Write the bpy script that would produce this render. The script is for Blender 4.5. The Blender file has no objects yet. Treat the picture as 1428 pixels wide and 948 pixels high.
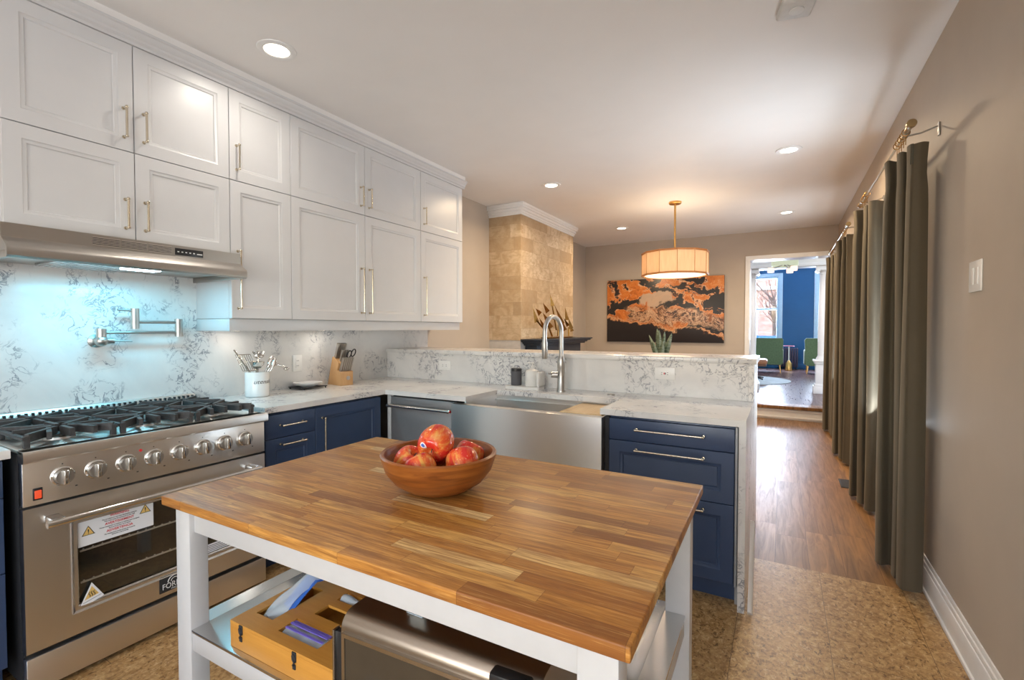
import bpy, bmesh, math, random
from mathutils import Vector, Matrix, noise
random.seed(7)
SC = bpy.context.scene
COL = SC.collection
PI = math.pi

# ------------------------------------------------------------------ camera, world, lights
cam_d = bpy.data.cameras.new('camera'); cam = bpy.data.objects.new('camera', cam_d); COL.objects.link(cam)
cam_d.sensor_width = 36.0; cam_d.lens = 36.0 * 662.95 / 1428; cam_d.clip_start = .02
cam.location = (3.084, -0.011, 1.347)
cam.rotation_euler = (math.radians(90 - 1.401), 0, math.radians(29.663))
SC.camera = cam
vs = SC.view_settings
vs.view_transform = 'Standard'; vs.look = 'None'; vs.gamma = 1.0; vs.use_curve_mapping = False
vs.exposure = -0.12

W = bpy.data.worlds.new('sky'); SC.world = W; W.use_nodes = True
_n = W.node_tree.nodes; _l = W.node_tree.links
_sky = _n.new('ShaderNodeTexSky'); _sky.sky_type = 'NISHITA'; _sky.sun_disc = False
_sky.sun_elevation = math.radians(35); _sky.sun_rotation = math.radians(200)
_l.new(_sky.outputs[0], _n['Background'].inputs[0]); _n['Background'].inputs[1].default_value = .8

def area(name, loc, rot, sx, sy, power, col=(1, 1, 1), shape='RECTANGLE', spread=180):
    d = bpy.data.lights.new(name, 'AREA'); d.shape = shape; d.size = sx; d.size_y = sy
    d.energy = power; d.color = col; d.spread = math.radians(spread)
    o = bpy.data.objects.new(name, d); COL.objects.link(o); o.location = loc
    o.rotation_euler = tuple(math.radians(a) for a in rot); return o
WARM = (1, .75, .48); NEUT = (1, .93, .84); DAY = (.80, .90, 1)
# daylight entering through the windows; the first two are added fill behind the viewer
area('fill_daylight_back', (2.35, -2.70, 1.55), (143, 0, 0), 2.5, 1.5, 95, (.97, .97, 1))  # fill lamp at the added back-wall window, out of view
area('fill_daylight_right', (3.95, -1.4, 1.2), (0, 130, 0), 2.1, 1.7, 60, (.86, .92, 1))  # fill lamp at the added right-wall opening, out of view
area('daylight_curtain_window', (4.05, 3.82, 1.1), (0, 138, 0), 1.3, .8, 80, DAY)
area('daylight_curtain_window_far', (4.05, 6.48, 1.1), (0, 138, 0), 1.3, .9, 45, DAY)
area('daylight_living_window', (2.62, 15.95, 1.9), (-90, 0, 0), .75, 1.9, 380, (.66, .80, 1))
area('daylight_living_window_right', (4.25, 15.95, 1.9), (-90, 0, 0), .75, 1.9, 380, (.66, .80, 1))

# ------------------------------------------------------------------ helpers
class G:
    def __init__(s): s.bm = bmesh.new()
    def box(s, x0, x1, y0, y1, z0, z1, bv=0, seg=2):
        r = bmesh.ops.create_cube(s.bm, size=1)['verts']
        for v in r:
            v.co = Vector((x0 if v.co.x < 0 else x1, y0 if v.co.y < 0 else y1, z0 if v.co.z < 0 else z1))
        if bv:
            es = list({e for v in r for e in v.link_edges})
            bmesh.ops.bevel(s.bm, geom=es, offset=bv, segments=seg, affect='EDGES', profile=.5, clamp_overlap=True)
        return s
    def ring(s, c, u, v, r, n):
        return [s.bm.verts.new(c + u * (r * math.cos(2 * PI * i / n)) + v * (r * math.sin(2 * PI * i / n))) for i in range(n)]
    def bridge(s, a, b):
        n = len(a)
        for i in range(n): s.bm.faces.new((a[i], a[(i + 1) % n], b[(i + 1) % n], b[i]))
    def cyl(s, p0, p1, r0, r1=None, n=20, cap=True):
        p0, p1 = Vector(p0), Vector(p1); d = (p1 - p0).normalized()
        u = d.orthogonal().normalized(); v = d.cross(u)
        a = s.ring(p0, u, v, r0, n); b = s.ring(p1, u, v, r0 if r1 is None else r1, n)
        s.bridge(a, b)
        if cap: s.bm.faces.new(a[::-1]); s.bm.faces.new(b)
        return s
    def tube(s, pts, r, n=10, flat=1.0):
        pts = [Vector(p) for p in pts]; m = len(pts); u = None; prev = None
        for i, p in enumerate(pts):
            t = (pts[min(i + 1, m - 1)] - pts[max(i - 1, 0)]).normalized()
            u = t.orthogonal().normalized() if u is None else (u - t * u.dot(t)).normalized()
            v = t.cross(u); rr = r[i] if isinstance(r, (list, tuple)) else r
            ring = [s.bm.verts.new(p + u * (rr * math.cos(2 * PI * k / n)) + v * (rr * flat * math.sin(2 * PI * k / n))) for k in range(n)]
            if prev: s.bridge(prev, ring)
            else: s.bm.faces.new(ring[::-1])
            prev = ring
        s.bm.faces.new(prev); return s
    def lathe(s, prof, c=(0, 0, 0), n=36, ax='z', wob=None):
        c = Vector(c); rings = []
        for r, h in prof:
            if r < 1e-6:
                q = {'z': (0, 0, h), 'y': (0, h, 0), 'x': (h, 0, 0)}[ax]; rings.append([s.bm.verts.new(c + Vector(q))]); continue
            rr = []
            for i in range(n):
                a = 2 * PI * i / n; x, y = r * math.cos(a), r * math.sin(a)
                q = {'z': (x, y, h), 'y': (y, h, x), 'x': (h, x, y)}[ax]; rr.append(s.bm.verts.new(c + Vector(q)))
            rings.append(rr)
        for a, b in zip(rings, rings[1:]):
            if len(a) == 1 and len(b) == 1: continue
            if len(a) == 1:
                for i in range(n): s.bm.faces.new((a[0], b[(i + 1) % n], b[i]))
            elif len(b) == 1:
                for i in range(n): s.bm.faces.new((a[i], a[(i + 1) % n], b[0]))
            else: s.bridge(a, b)
        return s
    def prism(s, pts, a0, a1, ax='z'):
        f = {'z': lambda p, a: (p[0], p[1], a), 'x': lambda p, a: (a, p[0], p[1]), 'y': lambda p, a: (p[0], a, p[1])}[ax]
        A = [s.bm.verts.new(f(p, a0)) for p in pts]; B = [s.bm.verts.new(f(p, a1)) for p in pts]
        s.bridge(A, B); s.bm.faces.new(A[::-1]); s.bm.faces.new(B); return s
    def bevel_all(s, off, seg=2, ang=30):
        es = [e for e in s.bm.edges if len(e.link_faces) == 2 and e.calc_face_angle(0) > math.radians(ang)]
        bmesh.ops.recalc_face_normals(s.bm, faces=s.bm.faces[:])
        bmesh.ops.bevel(s.bm, geom=es, offset=off, segments=seg, affect='EDGES', profile=.5, clamp_overlap=True); return s
    def ball(s, c, r, n=20, sc=(1, 1, 1)):
        v = bmesh.ops.create_uvsphere(s.bm, u_segments=n, v_segments=max(8, n // 2), radius=r)['verts']
        for q in v: q.co = Vector((q.co.x * sc[0], q.co.y * sc[1], q.co.z * sc[2])) + Vector(c)
        return s
    def grid(s, f, nu, nv, thick=0):
        V = [[s.bm.verts.new(f(i / nu, j / nv)) for j in range(nv + 1)] for i in range(nu + 1)]
        for i in range(nu):
            for j in range(nv): s.bm.faces.new((V[i][j], V[i + 1][j], V[i + 1][j + 1], V[i][j + 1]))
        if thick:
            bmesh.ops.recalc_face_normals(s.bm, faces=s.bm.faces[:])
            bmesh.ops.solidify(s.bm, geom=s.bm.faces[:], thickness=thick)
        return s
    def wallbox(s, x0, x1, y0, y1, z0, z1, holes, along):
        # wall slab with rectangular openings; along = 'x' or 'y'; holes = (a0, a1, z0, z1)
        lo, hi = (x0, x1) if along == 'x' else (y0, y1)
        cuts = sorted({lo, hi} | {h[0] for h in holes} | {h[1] for h in holes})
        for a, b in zip(cuts, cuts[1:]):
            m = (a + b) / 2; hs = [h for h in holes if h[0] < m < h[1]]
            segs = [(z0, z1)] if not hs else [(z0, hs[0][2]), (hs[0][3], z1)]
            for p, q in segs:
                if q - p > 1e-4:
                    if along == 'x': s.box(a, b, y0, y1, p, q)
                    else: s.box(x0, x1, a, b, p, q)
        return s
    def door(s, x0, x1, z0, z1, yf, th, frame, slab=False):
        # cabinet front facing -y at yf, thickness th behind; recessed panel with a bead
        r = bmesh.ops.create_cube(s.bm, size=1)['verts']
        for v in r: v.co = Vector((x0 if v.co.x < 0 else x1, yf if v.co.y < 0 else yf + th, z0 if v.co.z < 0 else z1))
        fc = [f for f in {f for v in r for f in v.link_faces} if abs(f.calc_center_median().y - yf) < 1e-5][0]
        es = list(fc.edges)
        if slab:
            bmesh.ops.bevel(s.bm, geom=es, offset=.002, segments=2, affect='EDGES', profile=.5); return s
        for t, d in ((frame, 0), (.003, -.003), (.012, -.0015), (.004, -.0055)):
            bmesh.ops.inset_region(s.bm, faces=[fc], thickness=t, depth=d, use_even_offset=True)
        bmesh.ops.bevel(s.bm, geom=es, offset=.0015, segments=1, affect='EDGES', profile=.5); return s
    def tf(s, m): s.bm.transform(m); return s

def rootmat(o):
    while o.parent: o = o.parent
    return Matrix.Translation(o.location) @ o.rotation_euler.to_matrix().to_4x4()
def obj(name, g, mat, parent=None, label=None, world=True, smooth=38, kind=None):
    me = bpy.data.meshes.new(name)
    if parent is not None and world: g.bm.transform(rootmat(parent).inverted())
    bmesh.ops.recalc_face_normals(g.bm, faces=g.bm.faces[:])
    g.bm.to_mesh(me); g.bm.free()
    me.polygons.foreach_set('use_smooth', [True] * len(me.polygons)); me.set_sharp_from_angle(angle=math.radians(smooth))
    me.materials.append(mat)
    o = bpy.data.objects.new(name, me); COL.objects.link(o)
    if parent is not None: o.parent = parent
    if label: o['label'] = label
    if kind: o['kind'] = kind
    return o
def tag(o, label, cat, group=None, kind=None):
    o['label'] = label; o['category'] = cat
    if group: o['group'] = group
    if kind: o['kind'] = kind
    return o
def thing(name, label, cat, loc=(0, 0, 0), rz=0, group=None, kind=None, rot=None):
    o = bpy.data.objects.new(name, None); COL.objects.link(o); o.empty_display_size = .05
    o.location = loc; o.rotation_euler = rot if rot else (0, 0, math.radians(rz)); return tag(o, label, cat, group, kind)
def struct(name, g, mat, label=None, cat=None, parent=None):
    o = obj(name, g, mat, parent)
    if parent is None:
        o['kind'] = 'structure'
        o['label'] = label or name.replace('_', ' '); o['category'] = cat or name.split('_')[0]
    return o
def dup(root, loc, rz=None, label=None, rot=None):
    r = root.copy(); COL.objects.link(r); r.location = loc
    if rz is not None: r.rotation_euler = (0, 0, math.radians(rz))
    if rot is not None: r.rotation_euler = rot
    if label: r['label'] = label
    for ch in [o for o in root.children]:
        c = ch.copy(); COL.objects.link(c); c.parent = r
        for g in ch.children:
            d = g.copy(); COL.objects.link(d); d.parent = c
    return r
def text_obj(name, body, size, mat, parent, org, right, up, depth=.0006, align='CENTER', sx=1, font_shear=0, label=None, bold=0.0):
    cu = bpy.data.curves.new(name, 'FONT'); cu.body = body; cu.size = size; cu.align_x = align; cu.align_y = 'CENTER'
    cu.extrude = depth; cu.shear = font_shear; cu.offset = bold; cu.resolution_u = 3
    t = bpy.data.objects.new(name, cu); COL.objects.link(t)
    dg = bpy.context.evaluated_depsgraph_get(); me = bpy.data.meshes.new_from_object(t.evaluated_get(dg))
    bpy.data.objects.remove(t)
    R, U = Vector(right), Vector(up); N = R.cross(U)
    m = Matrix(((R.x * sx, U.x, N.x, org[0]), (R.y * sx, U.y, N.y, org[1]), (R.z * sx, U.z, N.z, org[2]), (0, 0, 0, 1)))
    if parent is not None: m = rootmat(parent).inverted() @ m
    me.transform(m); me.materials.clear(); me.materials.append(mat)
    o = bpy.data.objects.new(name, me); COL.objects.link(o)
    if parent is not None: o.parent = parent
    if label: o['label'] = label
    return o
def spline(pts, n=8):
    P = [Vector(p) for p in pts]; out = []
    for i in range(len(P) - 1):
        a, b, c, d = P[max(i - 1, 0)], P[i], P[i + 1], P[min(i + 2, len(P) - 1)]
        for k in range(n):
            t = k / n
            out.append(.5 * ((2 * b) + (c - a) * t + (2 * a - 5 * b + 4 * c - d) * t * t + (3 * b - a - 3 * c + d) * t ** 3))
    out.append(P[-1]); return out

# ------------------------------------------------------------------ materials
class NT:
    def __init__(s, name):
        s.m = bpy.data.materials.new(name); s.m.use_nodes = True; s.t = s.m.node_tree; s.b = s.t.nodes['Principled BSDF']
        s.tc = s.n('ShaderNodeTexCoord').outputs['Object']
    def n(s, k, **kw):
        x = s.t.nodes.new(k)
        for a, v in kw.items(): setattr(x, a, v)
        return x
    def set(s, sock, v):
        if hasattr(v, 'is_output') or isinstance(v, bpy.types.NodeSocket): s.t.links.new(v, sock)
        else:
            if sock.type == 'RGBA' and len(v) == 3: v = (*v, 1)
            sock.default_value = v
    def math(s, op, a, b=0.0, c=None):
        x = s.n('ShaderNodeMath', operation=op); s.set(x.inputs[0], a); s.set(x.inputs[1], b)
        if c is not None: s.set(x.inputs[2], c)
        return x.outputs[0]
    def mapping(s, scale=(1, 1, 1), rot=(0, 0, 0), loc=(0, 0, 0), v=None):
        x = s.n('ShaderNodeMapping'); s.set(x.inputs[0], v or s.tc); x.inputs['Scale'].default_value = scale
        x.inputs['Rotation'].default_value = rot; x.inputs['Location'].default_value = loc; return x.outputs[0]
    def noise(s, scale, detail=4, rough=.55, dist=0, v=None, out=0):
        x = s.n('ShaderNodeTexNoise'); s.set(x.inputs['Vector'], v or s.tc); x.inputs['Scale'].default_value = scale
        x.inputs['Detail'].default_value = detail; x.inputs['Roughness'].default_value = rough; x.inputs['Distortion'].default_value = dist
        return x.outputs[out]
    def ramp(s, f, stops, interp='LINEAR'):
        x = s.n('ShaderNodeValToRGB'); s.set(x.inputs[0], f); cr = x.color_ramp; cr.interpolation = interp
        while len(cr.elements) < len(stops): cr.elements.new(.5)
        for e, (p, c) in zip(cr.elements, stops):
            e.position = p; e.color = (c, c, c, 1) if isinstance(c, (int, float)) else (*c, 1)
        return x.outputs[0]
    def mix(s, f, a, b, mode='MIX'):
        x = s.n('ShaderNodeMix', data_type='RGBA', blend_type=mode); s.set(x.inputs[0], f); s.set(x.inputs[6], a); s.set(x.inputs[7], b); return x.outputs[2]
    def sep(s, v=None):
        x = s.n('ShaderNodeSeparateXYZ'); s.set(x.inputs[0], v or s.tc); return x.outputs
    def bump(s, h, strength=.2, dist=.01):
        x = s.n('ShaderNodeBump'); s.set(x.inputs['Height'], h); x.inputs['Strength'].default_value = strength; x.inputs['Distance'].default_value = dist
        s.t.links.new(x.outputs[0], s.b.inputs['Normal'])
    def cells(s, u, v, L, H, edge=.001):
        vv = s.math('DIVIDE', v, H); row = s.math('FLOOR', vv)
        w = s.n('ShaderNodeTexWhiteNoise', noise_dimensions='1D'); s.set(w.inputs['W'], row)
        uu = s.math('ADD', s.math('DIVIDE', u, L), s.math('MULTIPLY', w.outputs['Value'], 7.31)); col = s.math('FLOOR', uu)
        cb = s.n('ShaderNodeCombineXYZ'); s.set(cb.inputs[0], row); s.set(cb.inputs[1], col)
        w2 = s.n('ShaderNodeTexWhiteNoise', noise_dimensions='2D'); s.set(w2.inputs['Vector'], cb.outputs[0])
        fu = s.math('PINGPONG', uu, .5); fv = s.math('PINGPONG', vv, .5)
        e = s.math('MINIMUM', s.math('MULTIPLY', fu, L), s.math('MULTIPLY', fv, H))
        return w2.outputs['Value'], s.math('LESS_THAN', e, edge), w2.outputs['Color']
    def fin(s, col=None, rough=.5, metal=0, **kw):
        if col is not None: s.set(s.b.inputs['Base Color'], col)
        s.set(s.b.inputs['Roughness'], rough); s.set(s.b.inputs['Metallic'], metal)
        for k, v in kw.items(): s.set(s.b.inputs[k.replace('_', ' ')], v)
        return s.m
def plain(name, c, rough=.5, metal=0, var=.06, scale=25, bump=0, **kw):
    t = NT(name); f = t.noise(scale, 3)
    lo = tuple(max(0, q * (1 - var)) for q in c); hi = tuple(min(1, q * (1 + var)) for q in c)
    if bump: t.bump(f, bump, .002)
    return t.fin(t.ramp(f, [(.3, lo), (.7, hi)]), rough, metal, **kw)
def emit(name, c, s):
    t = NT(name); return t.fin((0, 0, 0), .5, 0, Emission_Color=c, Emission_Strength=s)
def steel(name, c=(.77, .735, .69), rough=.36, stretch=(1, 1, 60), aniso=0):
    t = NT(name); f = t.noise(4, 3, v=t.mapping(stretch)); g = t.noise(3, 2)
    if aniso:
        tn = t.n('ShaderNodeTangent', direction_type='RADIAL', axis='Z'); t.t.links.new(tn.outputs[0], t.b.inputs['Tangent'])
        t.b.inputs['Anisotropic'].default_value = aniso; t.b.inputs['Anisotropic Rotation'].default_value = .25
    else: t.bump(f, .012, .001)
    return t.fin(t.mix(g, tuple(q * .95 for q in c), tuple(min(1, q * 1.04) for q in c)), t.ramp(f, [(.3, rough - .02), (.7, rough + .02)]), 1)
def wood(name, c0, c1, axis='x', rough=.4, scale=1.0):
    t = NT(name); st = {'x': (1.2, 14, 14), 'y': (14, 1.2, 14), 'z': (14, 14, 1.2)}[axis]
    f = t.noise(2.2 * scale, 5, .6, .6, v=t.mapping(st)); h = t.noise(18 * scale, 3, v=t.mapping(st))
    c = t.mix(t.math('MULTIPLY', h, .35), t.ramp(f, [(.3, c0), (.7, c1)]), tuple(q * .6 for q in c0)); t.bump(h, .06, .001)
    return t.fin(c, rough)
def mquartz():
    t = NT('veined_quartz'); d = t.noise(5, 3, out=1)
    v = t.n('ShaderNodeVectorMath', operation='ADD'); t.set(v.inputs[0], t.tc)
    sc = t.n('ShaderNodeVectorMath', operation='SCALE'); t.set(sc.inputs[0], d); sc.inputs['Scale'].default_value = .10; t.set(v.inputs[1], sc.outputs[0])
    n1 = t.noise(18, 3, .6, .8, v=v.outputs[0]); rid = t.math('ABSOLUTE', t.math('SUBTRACT', n1, .5))
    line = t.ramp(rid, [(0, 1), (.012, .8), (.035, 0)])
    mask = t.ramp(t.noise(4.3, 3, .6, .5, v=t.mapping((1, 1, .75))), [(.495, 0), (.60, 1)])
    soft = t.ramp(t.noise(2.6, 5, .6, .7), [(.4, (.75, .735, .705)), (.62, (.67, .655, .635))])
    c = t.mix(t.math('MULTIPLY', mask, .13), soft, (.42, .42, .44))
    c = t.mix(t.math('MULTIPLY', t.math('MULTIPLY', line, mask), .85), c, (.17, .18, .21))
    return t.fin(c, .22)
def mblock():
    t = NT('butcher_block_oak'); x, y, z = t.sep(); r, e, c = t.cells(x, t.math('ADD', y, .003), .29, .0395, .0006)
    pal = t.ramp(r, [(0, (.20, .068, .014)), (.15, (.32, .115, .022)), (.35, (.46, .192, .036)), (.6, (.56, .255, .052)), (.8, (.66, .345, .086)), (.95, (.68, .39, .115)), (.985, (.84, .62, .30))])
    off = t.n('ShaderNodeVectorMath', operation='ADD'); t.set(off.inputs[0], t.tc); t.set(off.inputs[1], c)
    g = t.noise(3, 5, .6, .8, v=t.mapping((2.2, 26, 26), v=off.outputs[0])); g2 = t.noise(60, 3, v=t.mapping((.6, 8, 8), v=off.outputs[0]))
    k = t.mix(t.ramp(g, [(.35, .75), (.62, 0)]), pal, (.19, .062, .016)); g3 = t.noise(7, 5, .7, .5, v=t.mapping((1.2, 34, 34), v=off.outputs[0])); k = t.mix(t.ramp(g3, [(.36, .55), (.50, 0)]), k, (.22, .075, .018)); k = t.mix(t.ramp(g3, [(.54, 0), (.68, .4)]), k, (.74, .44, .15)); k = t.mix(t.math('MULTIPLY', g2, .15), k, (.60, .30, .09))
    k = t.mix(t.math('MULTIPLY', e, .5), k, (.12, .04, .012)); t.bump(g2, .03, .001)
    return t.fin(k, .36, 0, Specular_IOR_Level=.28)
def mplank(name, c0, c1, L=1.2, H=.16, rough=.28, along='y'):
    t = NT(name); x, y, z = t.sep(); u, v = (y, x) if along == 'y' else (x, y); r, e, c = t.cells(u, v, L, H, .0012)
    off = t.n('ShaderNodeVectorMath', operation='ADD'); t.set(off.inputs[0], t.tc); t.set(off.inputs[1], c)
    st = (18, 1.4, 1) if along == 'y' else (1.4, 18, 1)
    g = t.noise(1.6, 5, .62, 1.0, v=t.mapping(st, v=off.outputs[0]))
    k = t.mix(r, c0, c1); k = t.mix(t.ramp(g, [(.35, .75), (.65, 0)]), k, tuple(q * .45 for q in c0))
    k = t.mix(t.math('MULTIPLY', e, .75), k, tuple(q * .25 for q in c0)); return t.fin(k, t.ramp(g, [(.3, rough + .08), (.7, rough - .05)]), 0, Specular_IOR_Level=.32)
def mcork():
    t = NT('cork_tile'); x, y, z = t.sep(); r, e, c = t.cells(t.math('ADD', y, .11), t.math('ADD', x, -.004 + .33), .61, .36, .0012)
    off = t.n('ShaderNodeVectorMath', operation='ADD'); t.set(off.inputs[0], t.tc); t.set(off.inputs[1], c)
    f = t.noise(34, 4, .7, 1.0, v=off.outputs[0]); f2 = t.noise(62, 4, .65, .8, v=t.mapping((1, .6, 1), v=off.outputs[0])); lo = t.noise(5, 3)
    k = t.ramp(f, [(.30, (.16, .075, .022)), (.42, (.34, .19, .07)), (.55, (.48, .295, .12)), (.70, (.62, .43, .21))])
    k = t.mix(t.ramp(f2, [(.37, .85), (.43, 0)]), k, (.10, .045, .014)); k = t.mix(t.ramp(f2, [(.57, 0), (.65, .65)]), k, (.70, .53, .31))
    k = t.mix(t.math('MULTIPLY', r, .22), k, (.40, .23, .09)); k = t.mix(t.math('MULTIPLY', e, .8), k, (.09, .05, .02)); t.bump(f2, .08, .001)
    return t.fin(k, .33)
def mstone():
    t = NT('travertine_tile'); x, y, z = t.sep(); u = t.math('ADD', x, y); r, e, c = t.cells(u, t.math('ADD', z, .02), .40, .152, .0013)
    off = t.n('ShaderNodeVectorMath', operation='ADD'); t.set(off.inputs[0], t.tc); t.set(off.inputs[1], c)
    f = t.noise(7, 5, .6, 1, v=off.outputs[0]); f2 = t.noise(28, 4, v=off.outputs[0])
    k = t.ramp(r, [(0, (.36, .24, .13)), (.35, (.52, .375, .225)), (.7, (.60, .455, .295)), (1, (.66, .525, .365))])
    w = t.noise(9, 5, .65, 1.4, v=t.mapping((1, 1, 3.2), v=off.outputs[0])); k = t.mix(t.ramp(f, [(.34, .8), (.58, 0)]), k, (.36, .22, .10)); k = t.mix(t.ramp(w, [(.36, .7), (.5, 0)]), k, (.38, .25, .13)); k = t.mix(t.math('MULTIPLY', f2, .3), k, (.68, .58, .42))
    k = t.mix(t.math('MULTIPLY', e, .6), k, (.26, .17, .09)); t.bump(f2, .12, .002); return t.fin(k, .5)
def mart():
    # abstract poured pattern in black, orange and cream; local x across (0..1.87), z up (0..1.05)
    t = NT('poured_paint'); d = t.noise(2.1, 4, .6, .6, out=1); d2 = t.noise(9, 4, .6, .8, out=1)
    def warp(dd, amt, base):
        cs = t.n('ShaderNodeVectorMath', operation='SUBTRACT'); t.set(cs.inputs[0], dd); cs.inputs[1].default_value = (.5, .5, .5)
        sc = t.n('ShaderNodeVectorMath', operation='SCALE'); t.set(sc.inputs[0], cs.outputs[0]); sc.inputs['Scale'].default_value = amt
        v = t.n('ShaderNodeVectorMath', operation='ADD'); t.set(v.inputs[0], base); t.set(v.inputs[1], sc.outputs[0]); return v.outputs[0]
    w1 = warp(d, .55, t.tc); w2 = warp(d2, .12, w1); wx, wy, wz = t.sep(w2)
    orange = t.ramp(t.noise(6, 6, .65, 1.0, v=t.mapping((1, 1, 2.2), rot=(0, .55, 0), v=w2)), [(.32, (.36, .085, .015)), (.47, (.60, .17, .028)), (.58, (.66, .22, .045)), (.70, (.70, .36, .16))])
    # dark swathes streaming down to the lower left, broader along the top
    s = t.noise(1.75, 4, .55, .5, v=t.mapping((1, 1, 2.3), rot=(0, .62, 0), loc=(.2, 0, .55), v=w2))
    k = t.mix(t.ramp(s, [(.525, 0), (.55, 1)]), orange, (.022, .020, .021))
    k = t.mix(t.ramp(t.math('ABSOLUTE', t.math('SUBTRACT', s, .525)), [(.004, .8), (.011, 0)]), k, (.72, .48, .30))
    # marbled black and cream band under the middle
    m = t.noise(5, 6, .65, 1.4, v=t.mapping((1, 1, 2.6), rot=(0, .6, 0), v=w2)); e = t.math('ADD', t.math('MULTIPLY', wx, .12), wz)
    band = t.math('MULTIPLY', t.ramp(e, [(.40, 0), (.46, 1), (.60, 1), (.68, 0)]), t.ramp(wx, [(.30, 0), (.42, 1), (1, 1)]))
    mar = t.ramp(m, [(.40, (.03, .024, .022)), (.46, (.40, .20, .10)), (.52, (.66, .46, .30)), (.57, (.30, .12, .06)), (.62, (.03, .025, .025))])
    k = t.mix(t.math('MULTIPLY', band, .95), k, mar)
    # pale blotch in the centre
    q = t.math('ADD', t.math('POWER', t.math('MULTIPLY', t.math('SUBTRACT', wx, .80), 3.4), 2), t.math('POWER', t.math('MULTIPLY', t.math('SUBTRACT', wz, .68), 7.5), 2))
    k = t.mix(t.ramp(q, [(.6, .95), (.85, 0)]), k, (.52, .37, .26))
    # black field along the bottom with a cream edge
    low = t.math('ADD', t.math('ADD', wz, t.math('MULTIPLY', wx, .17)), t.math('MULTIPLY', m, .12))
    k = t.mix(t.ramp(low, [(.475, 1), (.50, 0)]), k, (.020, .016, .017))
    k = t.mix(t.ramp(t.math('ABSOLUTE', t.math('SUBTRACT', low, .50)), [(.004, .7), (.014, 0)]), k, (.66, .40, .22))
    return t.fin(k, .35)
def mglass(name, tint=(1, 1, 1), refl=.08):
    t = NT(name); nt = t.t; tr = t.n('ShaderNodeBsdfTransparent'); tr.inputs[0].default_value = (*tint, 1)
    gl = t.n('ShaderNodeBsdfGlossy'); gl.inputs['Roughness'].default_value = .02; mx = t.n('ShaderNodeMixShader'); mx.inputs[0].default_value = refl
    nt.links.new(tr.outputs[0], mx.inputs[1]); nt.links.new(gl.outputs[0], mx.inputs[2]); nt.links.new(mx.outputs[0], nt.nodes['Material Output'].inputs[0]); return t.m
def mapple():
    t = NT('apple_skin'); f = t.noise(38, 4, .6, .6, v=t.mapping((1.2, 1.2, .35))); g = t.noise(14, 3); sp = t.noise(210, 2)
    k = t.ramp(f, [(.34, (.74, .34, .07)), (.45, (.72, .13, .03)), (.60, (.62, .03, .02))]); k = t.mix(t.ramp(g, [(.56, 0), (.68, .6)]), k, (.74, .50, .17))
    k = t.mix(t.ramp(sp, [(.66, 0), (.72, .5)]), k, (.82, .62, .35)); return t.fin(k, .16)
def mbowl():
    t = NT('acacia_bowl'); f = t.noise(3.2, 4, .6, 1.4, v=t.mapping((1.5, 1.5, 14), rot=(.25, .15, 0))); h = t.noise(60, 3, v=t.mapping((1, 1, 8)))
    k = t.ramp(f, [(.3, (.15, .042, .008)), (.5, (.27, .08, .014)), (.7, (.37, .125, .022))]); k = t.mix(t.math('MULTIPLY', h, .3), k, (.20, .06, .016)); return t.fin(k, .32)
def mcurtain():
    t = NT('olive_velvet'); f = t.noise(40, 4); g = t.noise(3, 3, v=t.mapping((1, 1, .3)))
    k = t.mix(g, (.074, .058, .035), (.112, .090, .058)); k = t.mix(t.math('MULTIPLY', f, .25), k, (.12, .105, .075)); t.bump(f, .1, .001)
    return t.fin(k, .85, 0, Sheen_Weight=.25, Sheen_Roughness=.4, Sheen_Tint=(.75, .68, .52))
def mbrick():
    t = NT('street_brick'); x, y, z = t.sep(); r, e, c = t.cells(x, z, .22, .075, .006)
    return t.fin(t.mix(e, t.mix(r, (.42, .20, .16), (.60, .36, .30)), (.6, .56, .52)), .9)
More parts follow.
